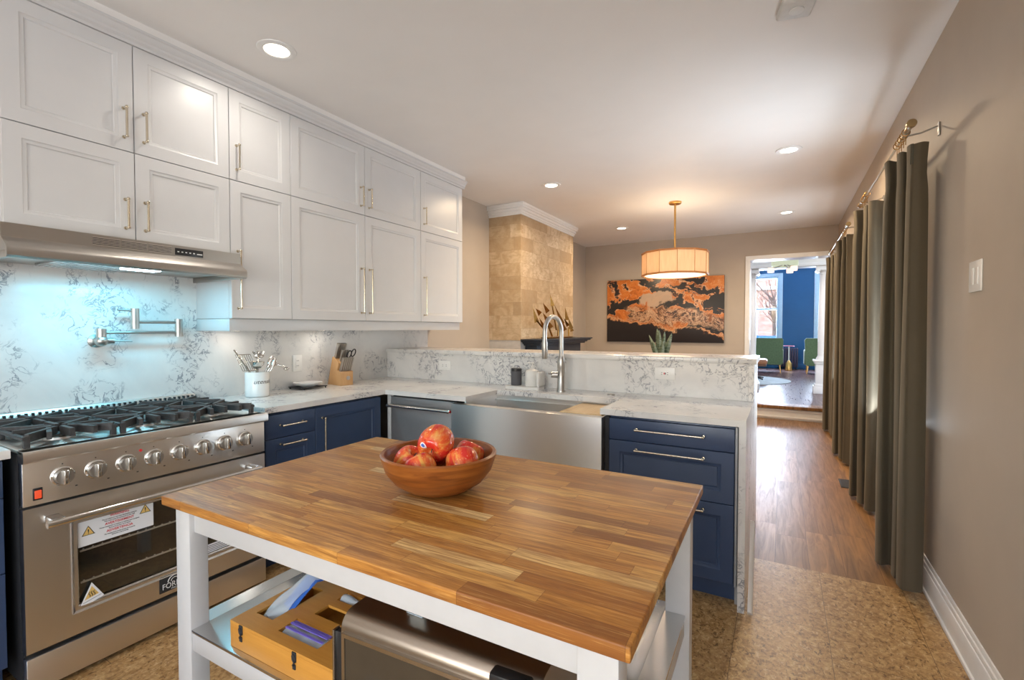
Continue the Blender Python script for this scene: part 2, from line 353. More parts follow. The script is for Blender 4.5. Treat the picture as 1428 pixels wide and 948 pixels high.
M = dict(
    white=plain('white_cabinet_paint', (.61, .605, .60), .32, var=.015, scale=6), trim=plain('white_trim_paint', (.80, .79, .77), .35, var=.02),
    wall=plain('greige_wall_paint', (.47, .40, .325), .58, var=.03, scale=4), ceil=plain('ceiling_paint', (.80, .775, .745), .6, var=.015, scale=3),
    navy=plain('navy_cabinet_paint', (.032, .058, .125), .36, var=.05, scale=8), navyd=plain('navy_black_mantel_paint', (.022, .030, .044), .4),
    steel=steel('brushed_steel', rough=.34, stretch=(40, 1, 60), aniso=.7), steelv=steel('brushed_steel_sink', (.72, .70, .675), .33, (1, 40, 60), .75), dw=plain('dark_steel', (.26, .26, .265), .38, .45, var=.03), rackm=plain('rack_wire', (.80, .78, .74), .35, .2),
    steelt=steel('steel_shelf', (.66, .66, .65), .2, (1, 60, 60)), chrome=plain('polished_nickel', (.72, .70, .66), .14, 1, var=.02), nick=plain('brushed_nickel', (.50, .48, .45), .36, 1, var=.03),
    pull=plain('champagne_pull', (.64, .57, .45), .2, 1, var=.03), iron=plain('cast_iron', (.045, .043, .042), .55, var=.25, scale=60, bump=.15), black=plain('black_plastic', (.015, .015, .016), .35), dark=plain('dark_gap', (.02, .02, .022), .7),
    quartz=mquartz(), block=mblock(), floorw=mplank('oak_floor', (.26, .128, .048), (.40, .212, .085), 1.25, .17, .34), living=mplank('dark_floor', (.15, .075, .07), (.22, .115, .10), 1.0, .09, .3), cork=mcork(), stone=mstone(), art=mart(),
    island=plain('island_white_paint', (.56, .55, .535), .38, var=.02), glass=mglass('window_glass'), oveng=mglass('oven_glass', (.85, .83, .79), .10), apple=mapple(), bowl=mbowl(), curtain=mcurtain(),
    brass=plain('antique_brass', (.27, .145, .04), .3, 1, var=.25, scale=40), gold=plain('satin_gold', (.70, .42, .14), .28, 1), bamboo=wood('bamboo', (.58, .25, .038), (.68, .33, .065), 'x', .32), maple=wood('maple_block', (.55, .30, .12), (.66, .40, .19), 'z', .4), board=wood('pale_bamboo_board', (.62, .42, .20), (.72, .53, .30), 'y', .4),
    blue=plain('blue_wall_paint', (.001, .085, .235), .5, var=.05, scale=3), bluetrim=plain('pale_blue_trim_paint', (.42, .60, .78), .4), green=plain('green_velvet', (.10, .165, .075), .75, var=.15, scale=30, Sheen_Weight=.4), dkgrey=plain('charcoal_tumbler', (.09, .09, .10), .5), porcel=plain('white_ceramic', (.80, .80, .78), .15, var=.02), cream=plain('stoneware', (.72, .70, .66), .4, var=.04), platew=plain('plate_white', (.80, .80, .78), .12, var=.01), hood=steel('hood_steel', (.46, .43, .395), .36, (40, 1, 60)), finial=plain('aged_brass_rod', (.42, .31, .16), .28, 1), lensm=emit('lamp_lens', (1, .88, .70), 9), hoodl=emit('hood_lamp', (.72, .92, 1), 14), red=plain('red_print', (.62, .02, .03), .5), redl=emit('red_switch', (1, .10, .03), .9), ink=plain('black_print', (.02, .02, .02), .6), yellow=plain('yellow_print', (.78, .52, .16), .5), paper=plain('white_sticker', (.82, .82, .82), .4, var=.01), switch=plain('white_switch_plastic', (.82, .81, .78), .3, var=.01), veneer=None)
def mveneer():
    t = NT('backlit_veneer'); nt = t.t; x, y, z = t.sep()
    f = t.noise(6, 4, v=t.mapping((6, 6, 1))); c = t.ramp(f, [(.3, (.80, .60, .40)), (.7, (.86, .68, .48))])
    df = t.n('ShaderNodeBsdfDiffuse'); tl = t.n('ShaderNodeBsdfTranslucent'); nt.links.new(c, df.inputs[0]); nt.links.new(c, tl.inputs[0])
    mx = t.n('ShaderNodeMixShader'); mx.inputs[0].default_value = .34; nt.links.new(df.outputs[0], mx.inputs[1]); nt.links.new(tl.outputs[0], mx.inputs[2])
    nt.links.new(mx.outputs[0], nt.nodes['Material Output'].inputs[0]); return t.m
M['veneer'] = mveneer()
def mfilm(name, c, a):
    t = NT(name); f = t.noise(20, 3); t.bump(f, .3, .004); return t.fin(t.mix(f, c, tuple(min(1, q * 1.3) for q in c)), .12, 0, Alpha=a)
M['film'] = mfilm('clear_plastic_film', (.66, .75, .84), .42); M['filmb'] = mfilm('blue_plastic_film', (.05, .16, .55), .8); M['filmv'] = mfilm('violet_plastic_film', (.20, .16, .62), .85)

# ------------------------------------------------------------------ room shell
CZ, XW, YF, YB = 2.80, 3.746, 8.07, -2.6
struct('floor', G().box(-.15, XW + .12, YB, 3.09, -.1, 0), M['cork'], 'speckled cork tile floor of the kitchen', 'floor')
struct('floor_dining', G().box(-.15, XW + .12, 3.09, YF + .25, -.1, 0), M['floorw'], 'glossy brown wood plank floor beyond the cork', 'floor')
struct('ceiling', G().box(-.15, XW + .12, YB, YF + .25, CZ, CZ + .1), M['ceil'], 'plain pale ceiling over kitchen and dining room', 'ceiling')
struct('wall_left', G().box(-.15, 0, YB, YF + .25, 0, CZ), M['wall'], 'greige wall behind the cabinets', 'wall')
WH = [(-2.2, -.6, .1, 2.2), (3.45, 4.2, .9, 2.15), (6.0, 6.98, .9, 2.15)]
struct('wall_right', G().wallbox(XW, XW + .12, YB, YF + .25, 0, CZ, WH, 'y'), M['wall'], 'greige wall behind the curtains', 'wall')
DX0, DX1, DZ = 2.635, 3.66, 2.385
struct('wall_far', G().wallbox(0, XW, YF, YF + .25, 0, CZ, [(DX0, DX1, 0, DZ)], 'x'), M['wall'], 'greige far wall with the painting', 'wall')
struct('wall_back', G().wallbox(-.15, XW + .12, YB - .12, YB, 0, CZ, [(1.1, 3.6, .8, 2.3)], 'x'), M['wall'], 'greige wall behind the viewer', 'wall')
# windows
def window(name, along, a0, a1, z0, z1, c, th, mat, label, rail=True, case=.09, side=-1):
    t = thing(name, label, 'window', (c, (a0 + a1) / 2, z0) if along == 'y' else ((a0 + a1) / 2, c, z0), kind='structure')
    def B(g, p, q, r, s, d0, d1):
        return g.box(c + d0, c + d1, p, q, r, s, .004) if along == 'y' else g.box(p, q, c + d0, c + d1, r, s, .004)
    g = G()
    for p, q, r, s in ((a0, a0 + .045, z0, z1), (a1 - .045, a1, z0, z1), (a0 + .045, a1 - .045, z0, z0 + .05), (a0 + .045, a1 - .045, z1 - .045, z1)): B(g, p, q, r, s, 0, th)
    if rail: B(g, a0 + .045, a1 - .045, (z0 + z1) / 2 - .025, (z0 + z1) / 2 + .025, .01, th - .01)
    obj('sash', g, mat, t)
    g = G(); lo, hi = (-.02, 0) if side < 0 else (0, .02)
    for p, q, r, s in ((a0 - case, a0, z0 - .02, z1 + case), (a1, a1 + case, z0 - .02, z1 + case), (a0, a1, z1, z1 + case), (a0 - case - .02, a1 + case + .02, z0 - .06, z0 - .02)): B(g, p, q, r, s, lo, hi)
    obj('casing', g, mat, t)
    g = G(); B(g, a0 + .045, a1 - .045, z0 + .05, z1 - .045, th / 2 - .003, th / 2 + .003); obj('pane', g, M['glass'], t)
window('window_1', 'y', 3.45, 4.2, .9, 2.15, XW, .1, M['trim'], 'window hidden behind the nearest curtains')
window('window_2', 'y', 6.0, 6.98, .9, 2.15, XW, .1, M['trim'], 'window hidden behind the farthest curtains')
window('window_fill_right', 'y', -2.2, -.6, .1, 2.2, XW, .1, M['trim'], 'added glazed opening behind the viewer, for fill daylight from the right', rail=False)  # unseen opening added to let fill light in from behind right
window('window_fill_back', 'x', 1.1, 3.6, .8, 2.3, YB - .12, .1, M['trim'], 'added wide window behind the viewer, for fill daylight', case=0)  # unseen window added in the back wall to brighten the room
# baseboards
def bb(name, x0, x1, y0, y1, z, h, n, label):
    g = G(); nx, ny = n
    for a, b, t in ((0, h * .72, .016), (h * .72, h * .86, .012), (h * .86, h, .007), (0, .02, .024)):
        X0, X1, Y0, Y1 = x0, x1, y0, y1
        if nx < 0: X0 = x1 - t
        if nx > 0: X1 = x0 + t
        if ny < 0: Y0 = y1 - t
        if ny > 0: Y1 = y0 + t
        g.box(X0, X1, Y0, Y1, z + a, z + b, .003)
    struct(name, g, M['trim'], label, 'baseboard')
bb('baseboard_right', XW - .02, XW, -.45, YF, 0, .165, (-1, 0), 'white moulded baseboard along the right wall')
bb('baseboard_far', 0, DX0, YF - .02, YF, 0, .165, (0, -1), 'white baseboard below the painting')
bb('baseboard_left', 0, .02, 3.7, 4.84, 0, .165, (1, 0), 'white baseboard on the left wall')
# step up to the living room and the cased opening
g = G().box(DX0, DX1, YF - .02, YF + .02, 0, .158, .003).box(DX0, DX1, YF - .032, YF - .018, .02, .05, .004).box(DX0, DX1, YF - .03, YF - .018, .12, .15, .004)
struct('trim_1', g, M['trim'], 'white panelled riser of the step to the living room', 'step')
struct('trim_2', G().box(DX0, DX1, YF - .05, YF + .25, .158, .205, .006), M['floorw'], 'wooden tread edge of the living room step', 'step')
g = G()
g.box(DX0 - .055, DX0 + .008, YF - .02, YF + .27, .206, DZ - .009).box(DX1 - .008, DX1 + .055, YF - .02, YF + .27, .206, DZ - .009).box(DX0 - .055, DX1 + .055, YF - .022, YF + .272, DZ - .008, DZ + .055)
struct('trim_3', g, M['trim'], 'white casing around the opening to the living room', 'trim')
# living room
LY, LZ, LX0, LX1 = 15.6, 3.12, .6, 5.4
struct('floor_living', G().box(LX0, LX1, YF + .25, LY + .2, .05, .2), M['living'], 'dark shiny wood floor of the raised living room', 'floor')
struct('ceiling_living', G().box(LX0, LX1, YF + .25, LY + .2, LZ, LZ + .1), M['ceil'], 'living room ceiling', 'ceiling')
LW = [(2.32, 2.97, .98, 2.82), (3.93, 4.58, .98, 2.82)]
struct('wall_living_far', G().wallbox(LX0, LX1, LY, LY + .2, .2, LZ, LW, 'x'), M['blue'], 'deep blue window wall of the living room', 'wall')
struct('wall_living_left', G().box(LX0 - .1, LX0, YF + .25, LY + .2, .05, LZ), M['trim'], 'living room side wall', 'wall')
struct('wall_living_right', G().box(LX1, LX1 + .1, YF + .25, LY + .2, .05, LZ), M['trim'], 'living room right side wall', 'wall')
window('window_4', 'x', *LW[0], LY, .1, M['bluetrim'], 'tall sash window in the blue wall, left of the green chairs', case=.1)
window('window_5', 'x', *LW[1], LY, .1, M['bluetrim'], 'second sash window in the blue wall, half behind the column', case=.1)
g = G()
for a, b, t in ((.2, .36, .03), (.36, .4, .018)): g.box(LX0, LX1, LY - t, LY, a, b, .004)
struct('baseboard_living', g, M['blue'], 'blue baseboard under the living room windows', 'baseboard')
struct('beam_living', G().box(LX0, LX1, 9.86, 10.14, 2.5, LZ, .01).box(LX0, LX1, 9.82, 10.18, 2.44, 2.5, .008), M['trim'], 'white beam carried by the columns', 'beam')
def column(x, y, lab):
    t = thing('column', lab, 'column', (x, y, .2), kind='structure'); w = .12
    g = G().box(x - w - .035, x + w + .035, y - w - .035, y + w + .035, .2, .33, .006).box(x - w - .015, x + w + .015, y - w - .015, y + w + .015, .33, .37, .006).box(x - w, x + w, y - w, y + w, .37, .72, .004).box(x - w - .02, x + w + .02, y - w - .02, y + w + .02, .72, .76, .008).box(x - w - .04, x + w + .04, y - w - .04, y + w + .04, .76, .79, .006)
    obj('pedestal', g, M['trim'], t)
    g = G().lathe([(0, .79), (.115, .79), (.115, .82), (.095, .85), (.09, .87), (.092, 1.2), (.088, 1.7), (.076, 2.29), (.085, 2.3), (.085, 2.32), (0, 2.32)], (x, y, 0), 28); obj('shaft', g, M['trim'], t)
    g = G().lathe([(0, 2.32), (.08, 2.32), (.105, 2.36), (0, 2.36)], (x, y, 0), 28).box(x - .13, x + .13, y - .13, y + .13, 2.36, 2.44, .008)
    for sx in (-1, 1): g.cyl((x + sx * .105, y - .135, 2.365), (x + sx * .105, y + .135, 2.365), .035, n=16)
    obj('capital', g, M['trim'], t)
column(3.715, 10.0, 'white round column on a square pedestal, right of the opening')
column(2.56, 10.0, 'white round column mostly hidden by the left casing')
# outside the living room
struct('ground_outside', G().box(-8, 14, LY + .2, 34, -.4, -.3), plain('asphalt', (.20, .20, .21), .9), 'street outside the windows', 'ground')
g = G().wallbox(-6, 12, 29, 29.4, -.3, 8, [(1.0, 1.9, .8, 2.6), (3.4, 4.3, .8, 2.6), (-1.4, -.5, .8, 2.6), (5.8, 6.7, .8, 2.6)], 'x')
bd = thing('brick_building', 'pale brick row house seen through the living room window', 'building', (3, 29, -.3)); obj('wall', g, mbrick(), bd)
obj('cornice', G().box(-6, 12, 28.85, 29, 3.4, 3.6, .02), M['trim'], bd)
for i, xx in enumerate((1.0, 3.4)): obj('window', G().box(xx, xx + .9, 29.1, 29.2, .8, 2.6).box(xx + .05, xx + .85, 29.06, 29.1, 1.68, 1.72), M['bluetrim'], bd)
for i, (tx, ty, lab) in enumerate(((1.2, 24, 'bare street tree at left in the living room window'), (2.75, 22.5, 'bare street tree at the middle of the living room window'))):
    t = thing('street_tree', lab, 'tree', (tx, ty, -.3)); g = G(); g.tube([(tx, ty, -.3), (tx + .03, ty, 1), (tx, ty, 2.4)], [.09, .07, .06], 8); obj('trunk', g, plain('bark%d' % i, (.16, .11, .08), .9), t)
    g = G(); rr = random.Random(i)
    for k in range(26):
        a = rr.uniform(0, 6.28); z0 = rr.uniform(1.2, 2.6); l = rr.uniform(.6, 1.5)
        g.tube([(tx, ty, z0), (tx + l * .5 * math.cos(a), ty + l * .5 * math.sin(a), z0 + l * .5), (tx + l * math.cos(a), ty + l * math.sin(a), z0 + l * 1.2)], [.03, .018, .006], 5)
    obj('branches', g, plain('twig%d' % i, (.20, .13, .10), .9), t)
ct = thing('parked_car', 'blue car parked outside the living room window', 'car', (2.3, 20.0, -.3))
prof = [(-2.1, .05), (2.1, .05), (2.15, .35), (2.05, .55), (1.25, .65), (.75, 1.12), (-.85, 1.14), (-1.55, .72), (-2.1, .62), (-2.18, .3)]
g = G().prism([(2.3 + p, q - .05) for p, q in prof], 19.2, 20.8, 'y').bevel_all(.06, 3); obj('body', g, plain('car_blue', (.03, .22, .55), .2), ct)
obj('window', G().prism([(2.3 + p, q - .05) for p, q in [(.62, 1.04), (-.75, 1.05), (-1.25, .76), (1.0, .72)]], 19.19, 19.22, 'y'), M['black'], ct)
for sx in (-1.35, 1.35):
    for yy in (19.25, 20.55): obj('wheel', G().cyl((2.3 + sx, yy, .02), (2.3 + sx, yy + .2, .02), .32, n=24), M['black'], ct)

# ------------------------------------------------------------------ wall cabinets
def pull(parent, kind, a, b, c, y0, mat=None):
    # kind v: x=a, z from b to c ; kind h: z=a, x from b to c (local frame, front at y0)
    g = G(); yo = y0 - .032
    P = (lambda s, y: (a, y, s)) if kind == 'v' else (lambda s, y: (s, y, a))
    for s in (b + .008, c - .008):
        g.cyl(P(s, y0), P(s, y0 - .006), .0085, .007, 14); g.cyl(P(s, y0 - .005), P(s, yo), .0048, n=12); g.ball(P(s, yo), .0072, 12)
    g.cyl(P(b + .002, yo), P(c - .002, yo), .0052, n=12)
    return g
def cabinet(name, label, cat, loc, rz, w, h, d, fronts, mat, group=None, kick=0, kmat=None, inner=None):
    t = thing(name, label, cat, loc, rz, group)
    obj('body', G().box(0, w, .006, d, kick, h, .001), inner or mat, t, world=False)
    if kick: obj('toe_kick', G().box(0, w, .06, .075, 0, kick), kmat or mat, t, world=False)
    for f in fronts:
        kindn, x0, x1, z0, z1, style, hs = f
        o = obj(kindn, G().door(x0 + .0018, x1 - .0018, z0 + .0018, z1 - .0018, -.02, .0255, .058, style == 'slab'), mat, t, world=False)
        if hs: obj('handle', pull(o, *hs, -.02), M['pull'], o, world=False, label='slim champagne bar handle')
    return t
XU = .365; ZB, ZS, ZT, ZH = 1.403, 2.182, 2.689, 1.757
S = lambda z: (z + .055, z + .205); Lg = lambda z: (z + .05, z + .39)
Y = [.638, 1.087, 1.536, 1.917, 2.528, 3.152, 3.76]
def upper(y0, y1, z0, z1, doors, label):
    fr = []
    for a, b, side, lng in doors:
        hx = (b - .04 if side == 'r' else a + .04) - y0; zz = Lg(0) if lng else S(0)
        fr.append(('door', a - y0, b - y0, 0, z1 - z0, 'panel', ('v', hx, zz[0], zz[1])))
    cabinet('wall_cabinet', label, 'cabinet', (XU, y0, z0), 90, y1 - y0, z1 - z0, XU - .002, fr, M['white'], 'white wall cabinets')
upper(Y[0], Y[2], ZS, ZT, [(Y[0], Y[1], 'r', 0), (Y[1], Y[2], 'l', 0)], 'white two-door top-row wall cabinet nearest the viewer, above the hood')
upper(Y[0], Y[2], ZH, ZS, [(Y[0], Y[1], 'r', 0), (Y[1], Y[2], 'l', 0)], 'white two-door wall cabinet resting right on the range hood')
upper(Y[2], Y[3], ZS, ZT, [(Y[2], Y[3], 'l', 0)], 'narrow single-door top-row wall cabinet right of the hood cabinets')
upper(Y[2], Y[3], ZB, ZS, [(Y[2], Y[3], 'l', 1)], 'narrow tall white wall cabinet beside the hood, lit blue on its side')
upper(Y[3], Y[5], ZS, ZT, [(Y[3], Y[4], 'r', 0), (Y[4], Y[5], 'l', 0)], 'white two-door top-row wall cabinet above the knife block')
upper(Y[3], Y[5], ZB, ZS, [(Y[3], Y[4], 'r', 1), (Y[4], Y[5], 'l', 1)], 'white two-door tall wall cabinet directly above the knife block')
upper(Y[5], Y[6], ZS, ZT, [(Y[5], Y[6], 'l', 0)], 'white single-door top-row wall cabinet at the far end')
upper(Y[5], Y[6], ZB, ZS, [(Y[5], Y[6], 'l', 1)], 'white single-door tall wall cabinet at the far end of the lower row')
g = G(); pr = [(.002, ZT), (.392, ZT), (.392, ZT + .014), (.402, ZT + .022), (.404, ZT + .034), (.418, ZT + .046), (.422, ZT + .055), (.432, ZT + .060), (.432, ZT + .068), (.002, ZT + .068)]
g.prism([(p[0], p[1]) for p in pr], Y[0] - 1.6, Y[6] + .025, 'y')
struct('trim_4', g, M['white'], 'white crown moulding between wall cabinets and ceiling', 'moulding')
struct('trim_7', G().box(.002, .412, Y[0] - 1.6, Y[6] + .012, ZT + .0685, CZ - .0005), M['ceil'], 'ceiling-coloured filler strip above the crown moulding', 'filler')
g = G().box(.345, .363, Y[2], Y[6] - .02, 1.332, ZB - .002, .002).box(.002, .345, Y[2], Y[2] + .018, 1.332, ZB - .002, .002).box(.002, .345, Y[6] - .038, Y[6] - .02, 1.332, ZB - .002, .002)
struct('trim_5', g, M['white'], 'white light valance under the tall wall cabinets', 'valance')
for yy, lab in ((1.72, 'small round puck light under the cabinet above the utensil crock'), (2.36, 'small round puck light under the cabinet above the knife block')):
    t = thing('puck_light', lab, 'light', (.10, yy, ZB), group='puck lights under the wall cabinets')
    obj('housing', G().lathe([(0, ZB - .001), (.035, ZB - .001), (.035, ZB - .06), (.03, ZB - .0705), (0, ZB - .0705)], (.10, yy, 0), 24), M['white'], t)
    obj('lens', G().cyl((.10, yy, ZB - .071), (.10, yy, ZB - .0725), .026, n=24), M['lensm'], t)
    area('puck_lamp', (.17, yy, ZB - .085), (0, 0, 0), .08, .08, .45, NEUT, 'DISK')

# ------------------------------------------------------------------ range hood
HY0, HY1 = .607, 1.53
hd = thing('range_hood', 'stainless under-cabinet range hood above the range', 'range hood', (.02, 1.07, 1.60))
g = G().prism([(.022, ZH - .002), (.49, ZH - .002), (.49, 1.70), (.50, 1.69), (.545, 1.662), (.55, 1.65), (.55, 1.625), (.54, 1.617), (.53, 1.617), (.53, 1.645), (.022, 1.645)], HY0, HY1, 'y')
obj('canopy', g, M['hood'], hd)
for yy in (HY0, HY1 - .012): obj('end_panel', G().box(.022, .535, yy, yy + .012, 1.617, 1.645, .002), M['hood'], hd)
for k in range(3):
    y0 = .885 + k * .104; g = G().box(.489, .4905, y0, y0 + .098, 1.708, 1.742); v = obj('vent', g, M['dark'], hd); g = G()
    for j in range(6): g.box(.4895, .4925, y0, y0 + .098, 1.7085 + j * .0065, 1.7115 + j * .0065)
    obj('louver', g, M['steel'], v)
p = obj('control_panel', G().box(.489, .492, 1.205, 1.335, 1.708, 1.742, .001), M['black'], hd)
g = G()
for k in range(5): g.box(.492, .4928, 1.215 + k * .018, 1.223 + k * .018, 1.722, 1.727)
g.box(.492, .4928, 1.305, 1.33, 1.72, 1.725); obj('buttons', g, M['platew'], p)
g = G().box(.12, .46, .80, 1.10, 1.632, 1.645, .003)
for k in range(14): g.box(.13, .45, .81 + k * .0205, .821 + k * .0205, 1.629, 1.633)
obj('filter', g, M['steelt'], hd)
obj('lamp', G().box(.38, .46, 1.02, 1.16, 1.622, 1.64, .004), M['hoodl'], hd, 'glowing rectangular hood lamp')
area('hood_lamp_light', (.33, 1.05, 1.612), (0, 0, 0), .10, .5, 6, (.16, .72, 1))

# ------------------------------------------------------------------ backsplash, counters, peninsula
struct('wall_backsplash', G().box(.002, .022, -.4, 3.675, .90, ZH, .001), M['quartz'], 'veined white quartz backsplash behind the range', 'backsplash')
CT = .915; YP, YS, XP = 2.448, 3.12, 2.941
out = [(.022, 1.553), (.655, 1.553), (.655, YP), (1.346, YP), (1.346, 2.83), (2.231, 2.83), (2.231, YP), (XP, YP), (XP, YS - .001), (.022, YS - .001)]
g = G().prism(out, CT - .032, CT).bevel_all(.0025, 2)
tag(obj('countertop', g, M['quartz']), 'L-shaped white quartz countertop around the apron sink', 'countertop')
tag(obj('countertop', G().box(.022, .70, -.4, .568, CT - .032, CT, .0025), M['quartz']), 'white quartz countertop sliver left of the range', 'countertop')
struct('wall_peninsula', G().box(.022, XP - .03, YS + .02, 3.54, 0, 1.135), M['wall'], 'half-height wall behind the sink', 'wall')
struct('wall_peninsula_splash', G().box(.022, XP - .031, YS, YS + .019, CT + .0005, 1.135), M['quartz'], 'veined quartz upstand behind the sink faucet', 'backsplash')
tag(obj('bar_top', G().box(.023, XP + .012, YS - .02, 3.57, 1.136, 1.167, .0025), M['quartz']), 'raised white quartz bar ledge behind the sink', 'bar top')
g = G().prism([(YP + .002, 0), (3.55, 0), (3.55, 1.135), (YS, 1.135), (YS, CT - .0325), (YP + .002, CT - .0325)], XP - .03, XP, 'x')
tag(obj('waterfall_panel', g, M['quartz']), 'quartz end panel dropping to the floor at the peninsula', 'panel')
t = thing('quarter_round_strip', 'loose white moulding strip leaning against the quartz end panel', 'moulding strip', (2.955, 2.46, 0))
g = G().prism([(0, 0), (.022, 0), (.021, .008), (.016, .016), (.008, .021), (0, .022)], 0, 1); L = .50
a0, a1 = Vector((2.955, 2.452, .004)), Vector((2.945, 2.835, .300)); d = (a1 - a0); q = d.to_track_quat('Z', 'X').to_matrix().to_4x4()
g.tf(Matrix.Translation(a0) @ q @ Matrix.Diagonal((1, 1, d.length, 1))); obj('strip', g, M['trim'], t)

# ------------------------------------------------------------------ navy base cabinets
XB = .63; BH = .872
def base(y0, y1, fronts, label): return cabinet('base_cabinet', label, 'cabinet', (XB, y0, 0), 90, y1 - y0, BH, XB - .03, fronts, M['navy'], 'navy base cabinets', .11)
w = .322
base(1.555, 1.877, [('drawer', 0, w, .735, .870, 'slab', ('h', .806, .082, .24)), ('drawer', 0, w, .46, .735, 'panel', ('h', .70, .082, .24)), ('drawer', 0, w, .112, .46, 'panel', ('h', .425, .082, .24))], 'narrow navy drawer cabinet between range and corner')
w = .533
base(1.878, 2.411, [('door', 0, w, .112, .870, 'panel', ('v', .045, .47, .81))], 'navy corner cabinet with one door and a vertical handle')
w = .60
base(-.04, .562, [('drawer', 0, w, .735, .870, 'slab', ('h', .806, .13, .47)), ('drawer', 0, w, .46, .735, 'panel', ('h', .70, .13, .47)), ('drawer', 0, w, .112, .46, 'panel', ('h', .425, .13, .47))], 'navy drawer cabinet left of the range at the frame edge')
YC = 2.495; w = .62
cabinet('base_cabinet', 'wide navy three-drawer cabinet right of the apron sink', 'cabinet', (2.272, YC, 0), 0, w, BH, .6, [('drawer', 0, w, .750, .866, 'slab', ('h', .816, .142, .488)), ('drawer', 0, w, .497, .750, 'panel', ('h', .709, .142, .488)), ('drawer', 0, w, .112, .497, 'panel', ('h', .456, .142, .488))], M['navy'], 'navy base cabinets', .11)
cabinet('base_cabinet', 'navy cabinet below the apron sink', 'cabinet', (1.25, YC, 0), 0, 1.02, .565, .6, [('door', 0, .51, .112, .56, 'panel', None), ('door', .51, 1.02, .112, .56, 'panel', None)], M['navy'], 'navy base cabinets', .11)
tag(obj('sink_side_filler', G().box(2.249, 2.2715, YC - .018, YC + .5, .566, .870), M['dark']), 'dark gap panel between sink and navy drawers', 'panel')
tag(obj('filler_post', G().box(.652, .684, YC - .022, YC + .02, .112, .878, .002).box(.652, .684, YC + .04, YC + .055, 0, .112), plain('grey_filler_paint', (.52, .53, .53), .4)), 'pale grey corner filler beside the dishwasher', 'filler')
tag(obj('end_filler', G().box(2.8935, 2.9035, YC - .012, YC + .02, .1, .872, .001).box(2.8935, 2.909, YC + .022, YC + .5, .0, .872), plain('filler_edge', (.40, .40, .40), .5)), 'thin pale filler between navy drawers and end panel', 'filler')
# dishwasher
dw = thing('dishwasher', 'dark stainless dishwasher with bar handle left of the sink', 'dishwasher', (.96, YC, 0))
obj('body', G().box(.688, 1.245, YC, YC + .57, .1, .872), M['dark'], dw); obj('toe_kick', G().box(.688, 1.245, YC + .06, YC + .075, 0, .1), M['black'], dw)
obj('door', G().box(.688, 1.245, YC - .024, YC - .001, .105, .80, .003), M['dw'], dw); obj('control_panel', G().box(.688, 1.245, YC - .026, YC - .001, .803, .868, .003), M['dw'], dw)
g = G().cyl((.695, YC - .07, .812), (1.238, YC - .07, .812), .0115, n=16)
for xx in (.705, 1.228): g.box(xx - .012, xx + .012, YC - .078, YC - .025, .80, .824, .004)
obj('handle', g, M['chrome'], dw)
obj('badge', G().cyl((1.2395, YC - .07, .812), (1.2405, YC - .07, .812), .008, n=16), M['red'], dw)

# ------------------------------------------------------------------ sink, board, faucet
sk = thing('apron_sink', 'stainless farmhouse apron sink in the peninsula', 'sink', (1.75, 2.64, .566))
SX0, SX1, SY0, SY1, SZ = 1.25, 2.247, 2.425, 2.86, .868
g = G(); n = 16
def bow(x): u = (x - SX0) / (SX1 - SX0); return SY0 - .018 * math.sin(PI * u)
P = [(SX0 + (SX1 - SX0) * i / n, bow(SX0 + (SX1 - SX0) * i / n)) for i in range(n + 1)]
g.prism(P + [(SX1, 2.475), (SX0, 2.475)], .570, SZ, 'z').bevel_all(.006, 3, 40); obj('apron', g, M['steelv'], sk)
IX0, IX1, IY0, IY1 = 1.33, 2.238, 2.476, 2.85
g = G().box(IX0 - .012, IX0, IY0, IY1, .62, .882).box(IX1 - .002, IX1 + .008, IY0, IY1, .62, .868).box(IX0, IX1, IY1, IY1 + .012, .62, .882).box(IX0, IX1, IY0 - .001, IY0 + .011, .62, .866).box(IX0, IX1, IY0, IY1, .61, .62)
g.box(IX0, IX1, IY1 - .022, IY1, .845, .852).box(IX0, IX1, IY0 + .01, IY0 + .032, .845, .852)
obj('basin', g, M['steelv'], sk)
obj('drain', G().lathe([(0, .6205), (.045, .6205), (.05, .623), (.04, .624), (0, .622)], (1.8, 2.68, 0), 24), M['chrome'], sk)
cb = obj('cutting_board', G().box(1.975, 2.225, 2.488, 2.848, .8525, .872, .003).box(2.0, 2.20, 2.50, 2.515, .8715, .8735), M['board']); tag(cb, 'pale wooden cutting board resting across the right of the sink', 'cutting board')
fx, fy = 1.771, 2.975
fc = thing('faucet', 'tall gooseneck pull-down kitchen faucet behind the sink', 'faucet', (fx, fy, CT))
obj('base', G().lathe([(0, CT), (.031, CT), (.031, CT + .008), (.026, CT + .015), (.0255, CT + .16), (.027, CT + .165), (.027, CT + .215), (.019, CT + .24), (0, CT + .24)], (fx, fy, 0), 28), M['nick'], fc)
r = .105; tp = CT + .405; dx, dy = -.12, -.993
pts = [(fx, fy, CT + .235), (fx, fy, tp - .06)] + [(fx + dx * r * (1 - math.cos(a)), fy + dy * r * (1 - math.cos(a)), tp + r * math.sin(a)) for a in [PI * k / 14 for k in range(15)]] + [(fx + dx * 2 * r, fy + dy * 2 * r, tp - .06)]
obj('spout', G().tube(pts, .0145, 16), M['nick'], fc)
hx, hy = fx + dx * 2 * r, fy + dy * 2 * r
obj('spray_head', G().lathe([(0, tp - .05), (.0155, tp - .05), (.019, tp - .07), (.0195, tp - .165), (.016, tp - .17), (0, tp - .17)], (hx, hy, 0), 22), M['nick'], fc)
g = G().cyl((fx - .02, fy - .012, CT + .115), (fx - .062, fy - .03, CT + .115), .021, n=22).cyl((fx - .05, fy - .025, CT + .118), (fx - .058, fy - .10, CT + .13), .006, .005, 12); obj('lever', g, M['nick'], fc)
tag(obj('air_gap_cap', G().lathe([(0, CT), (.024, CT), (.024, CT + .004), (.018, CT + .008), (0, CT + .008)], (2.12, 2.98, 0), 24), M['nick']), 'small round metal button cap on the counter behind the board', 'air gap cap')
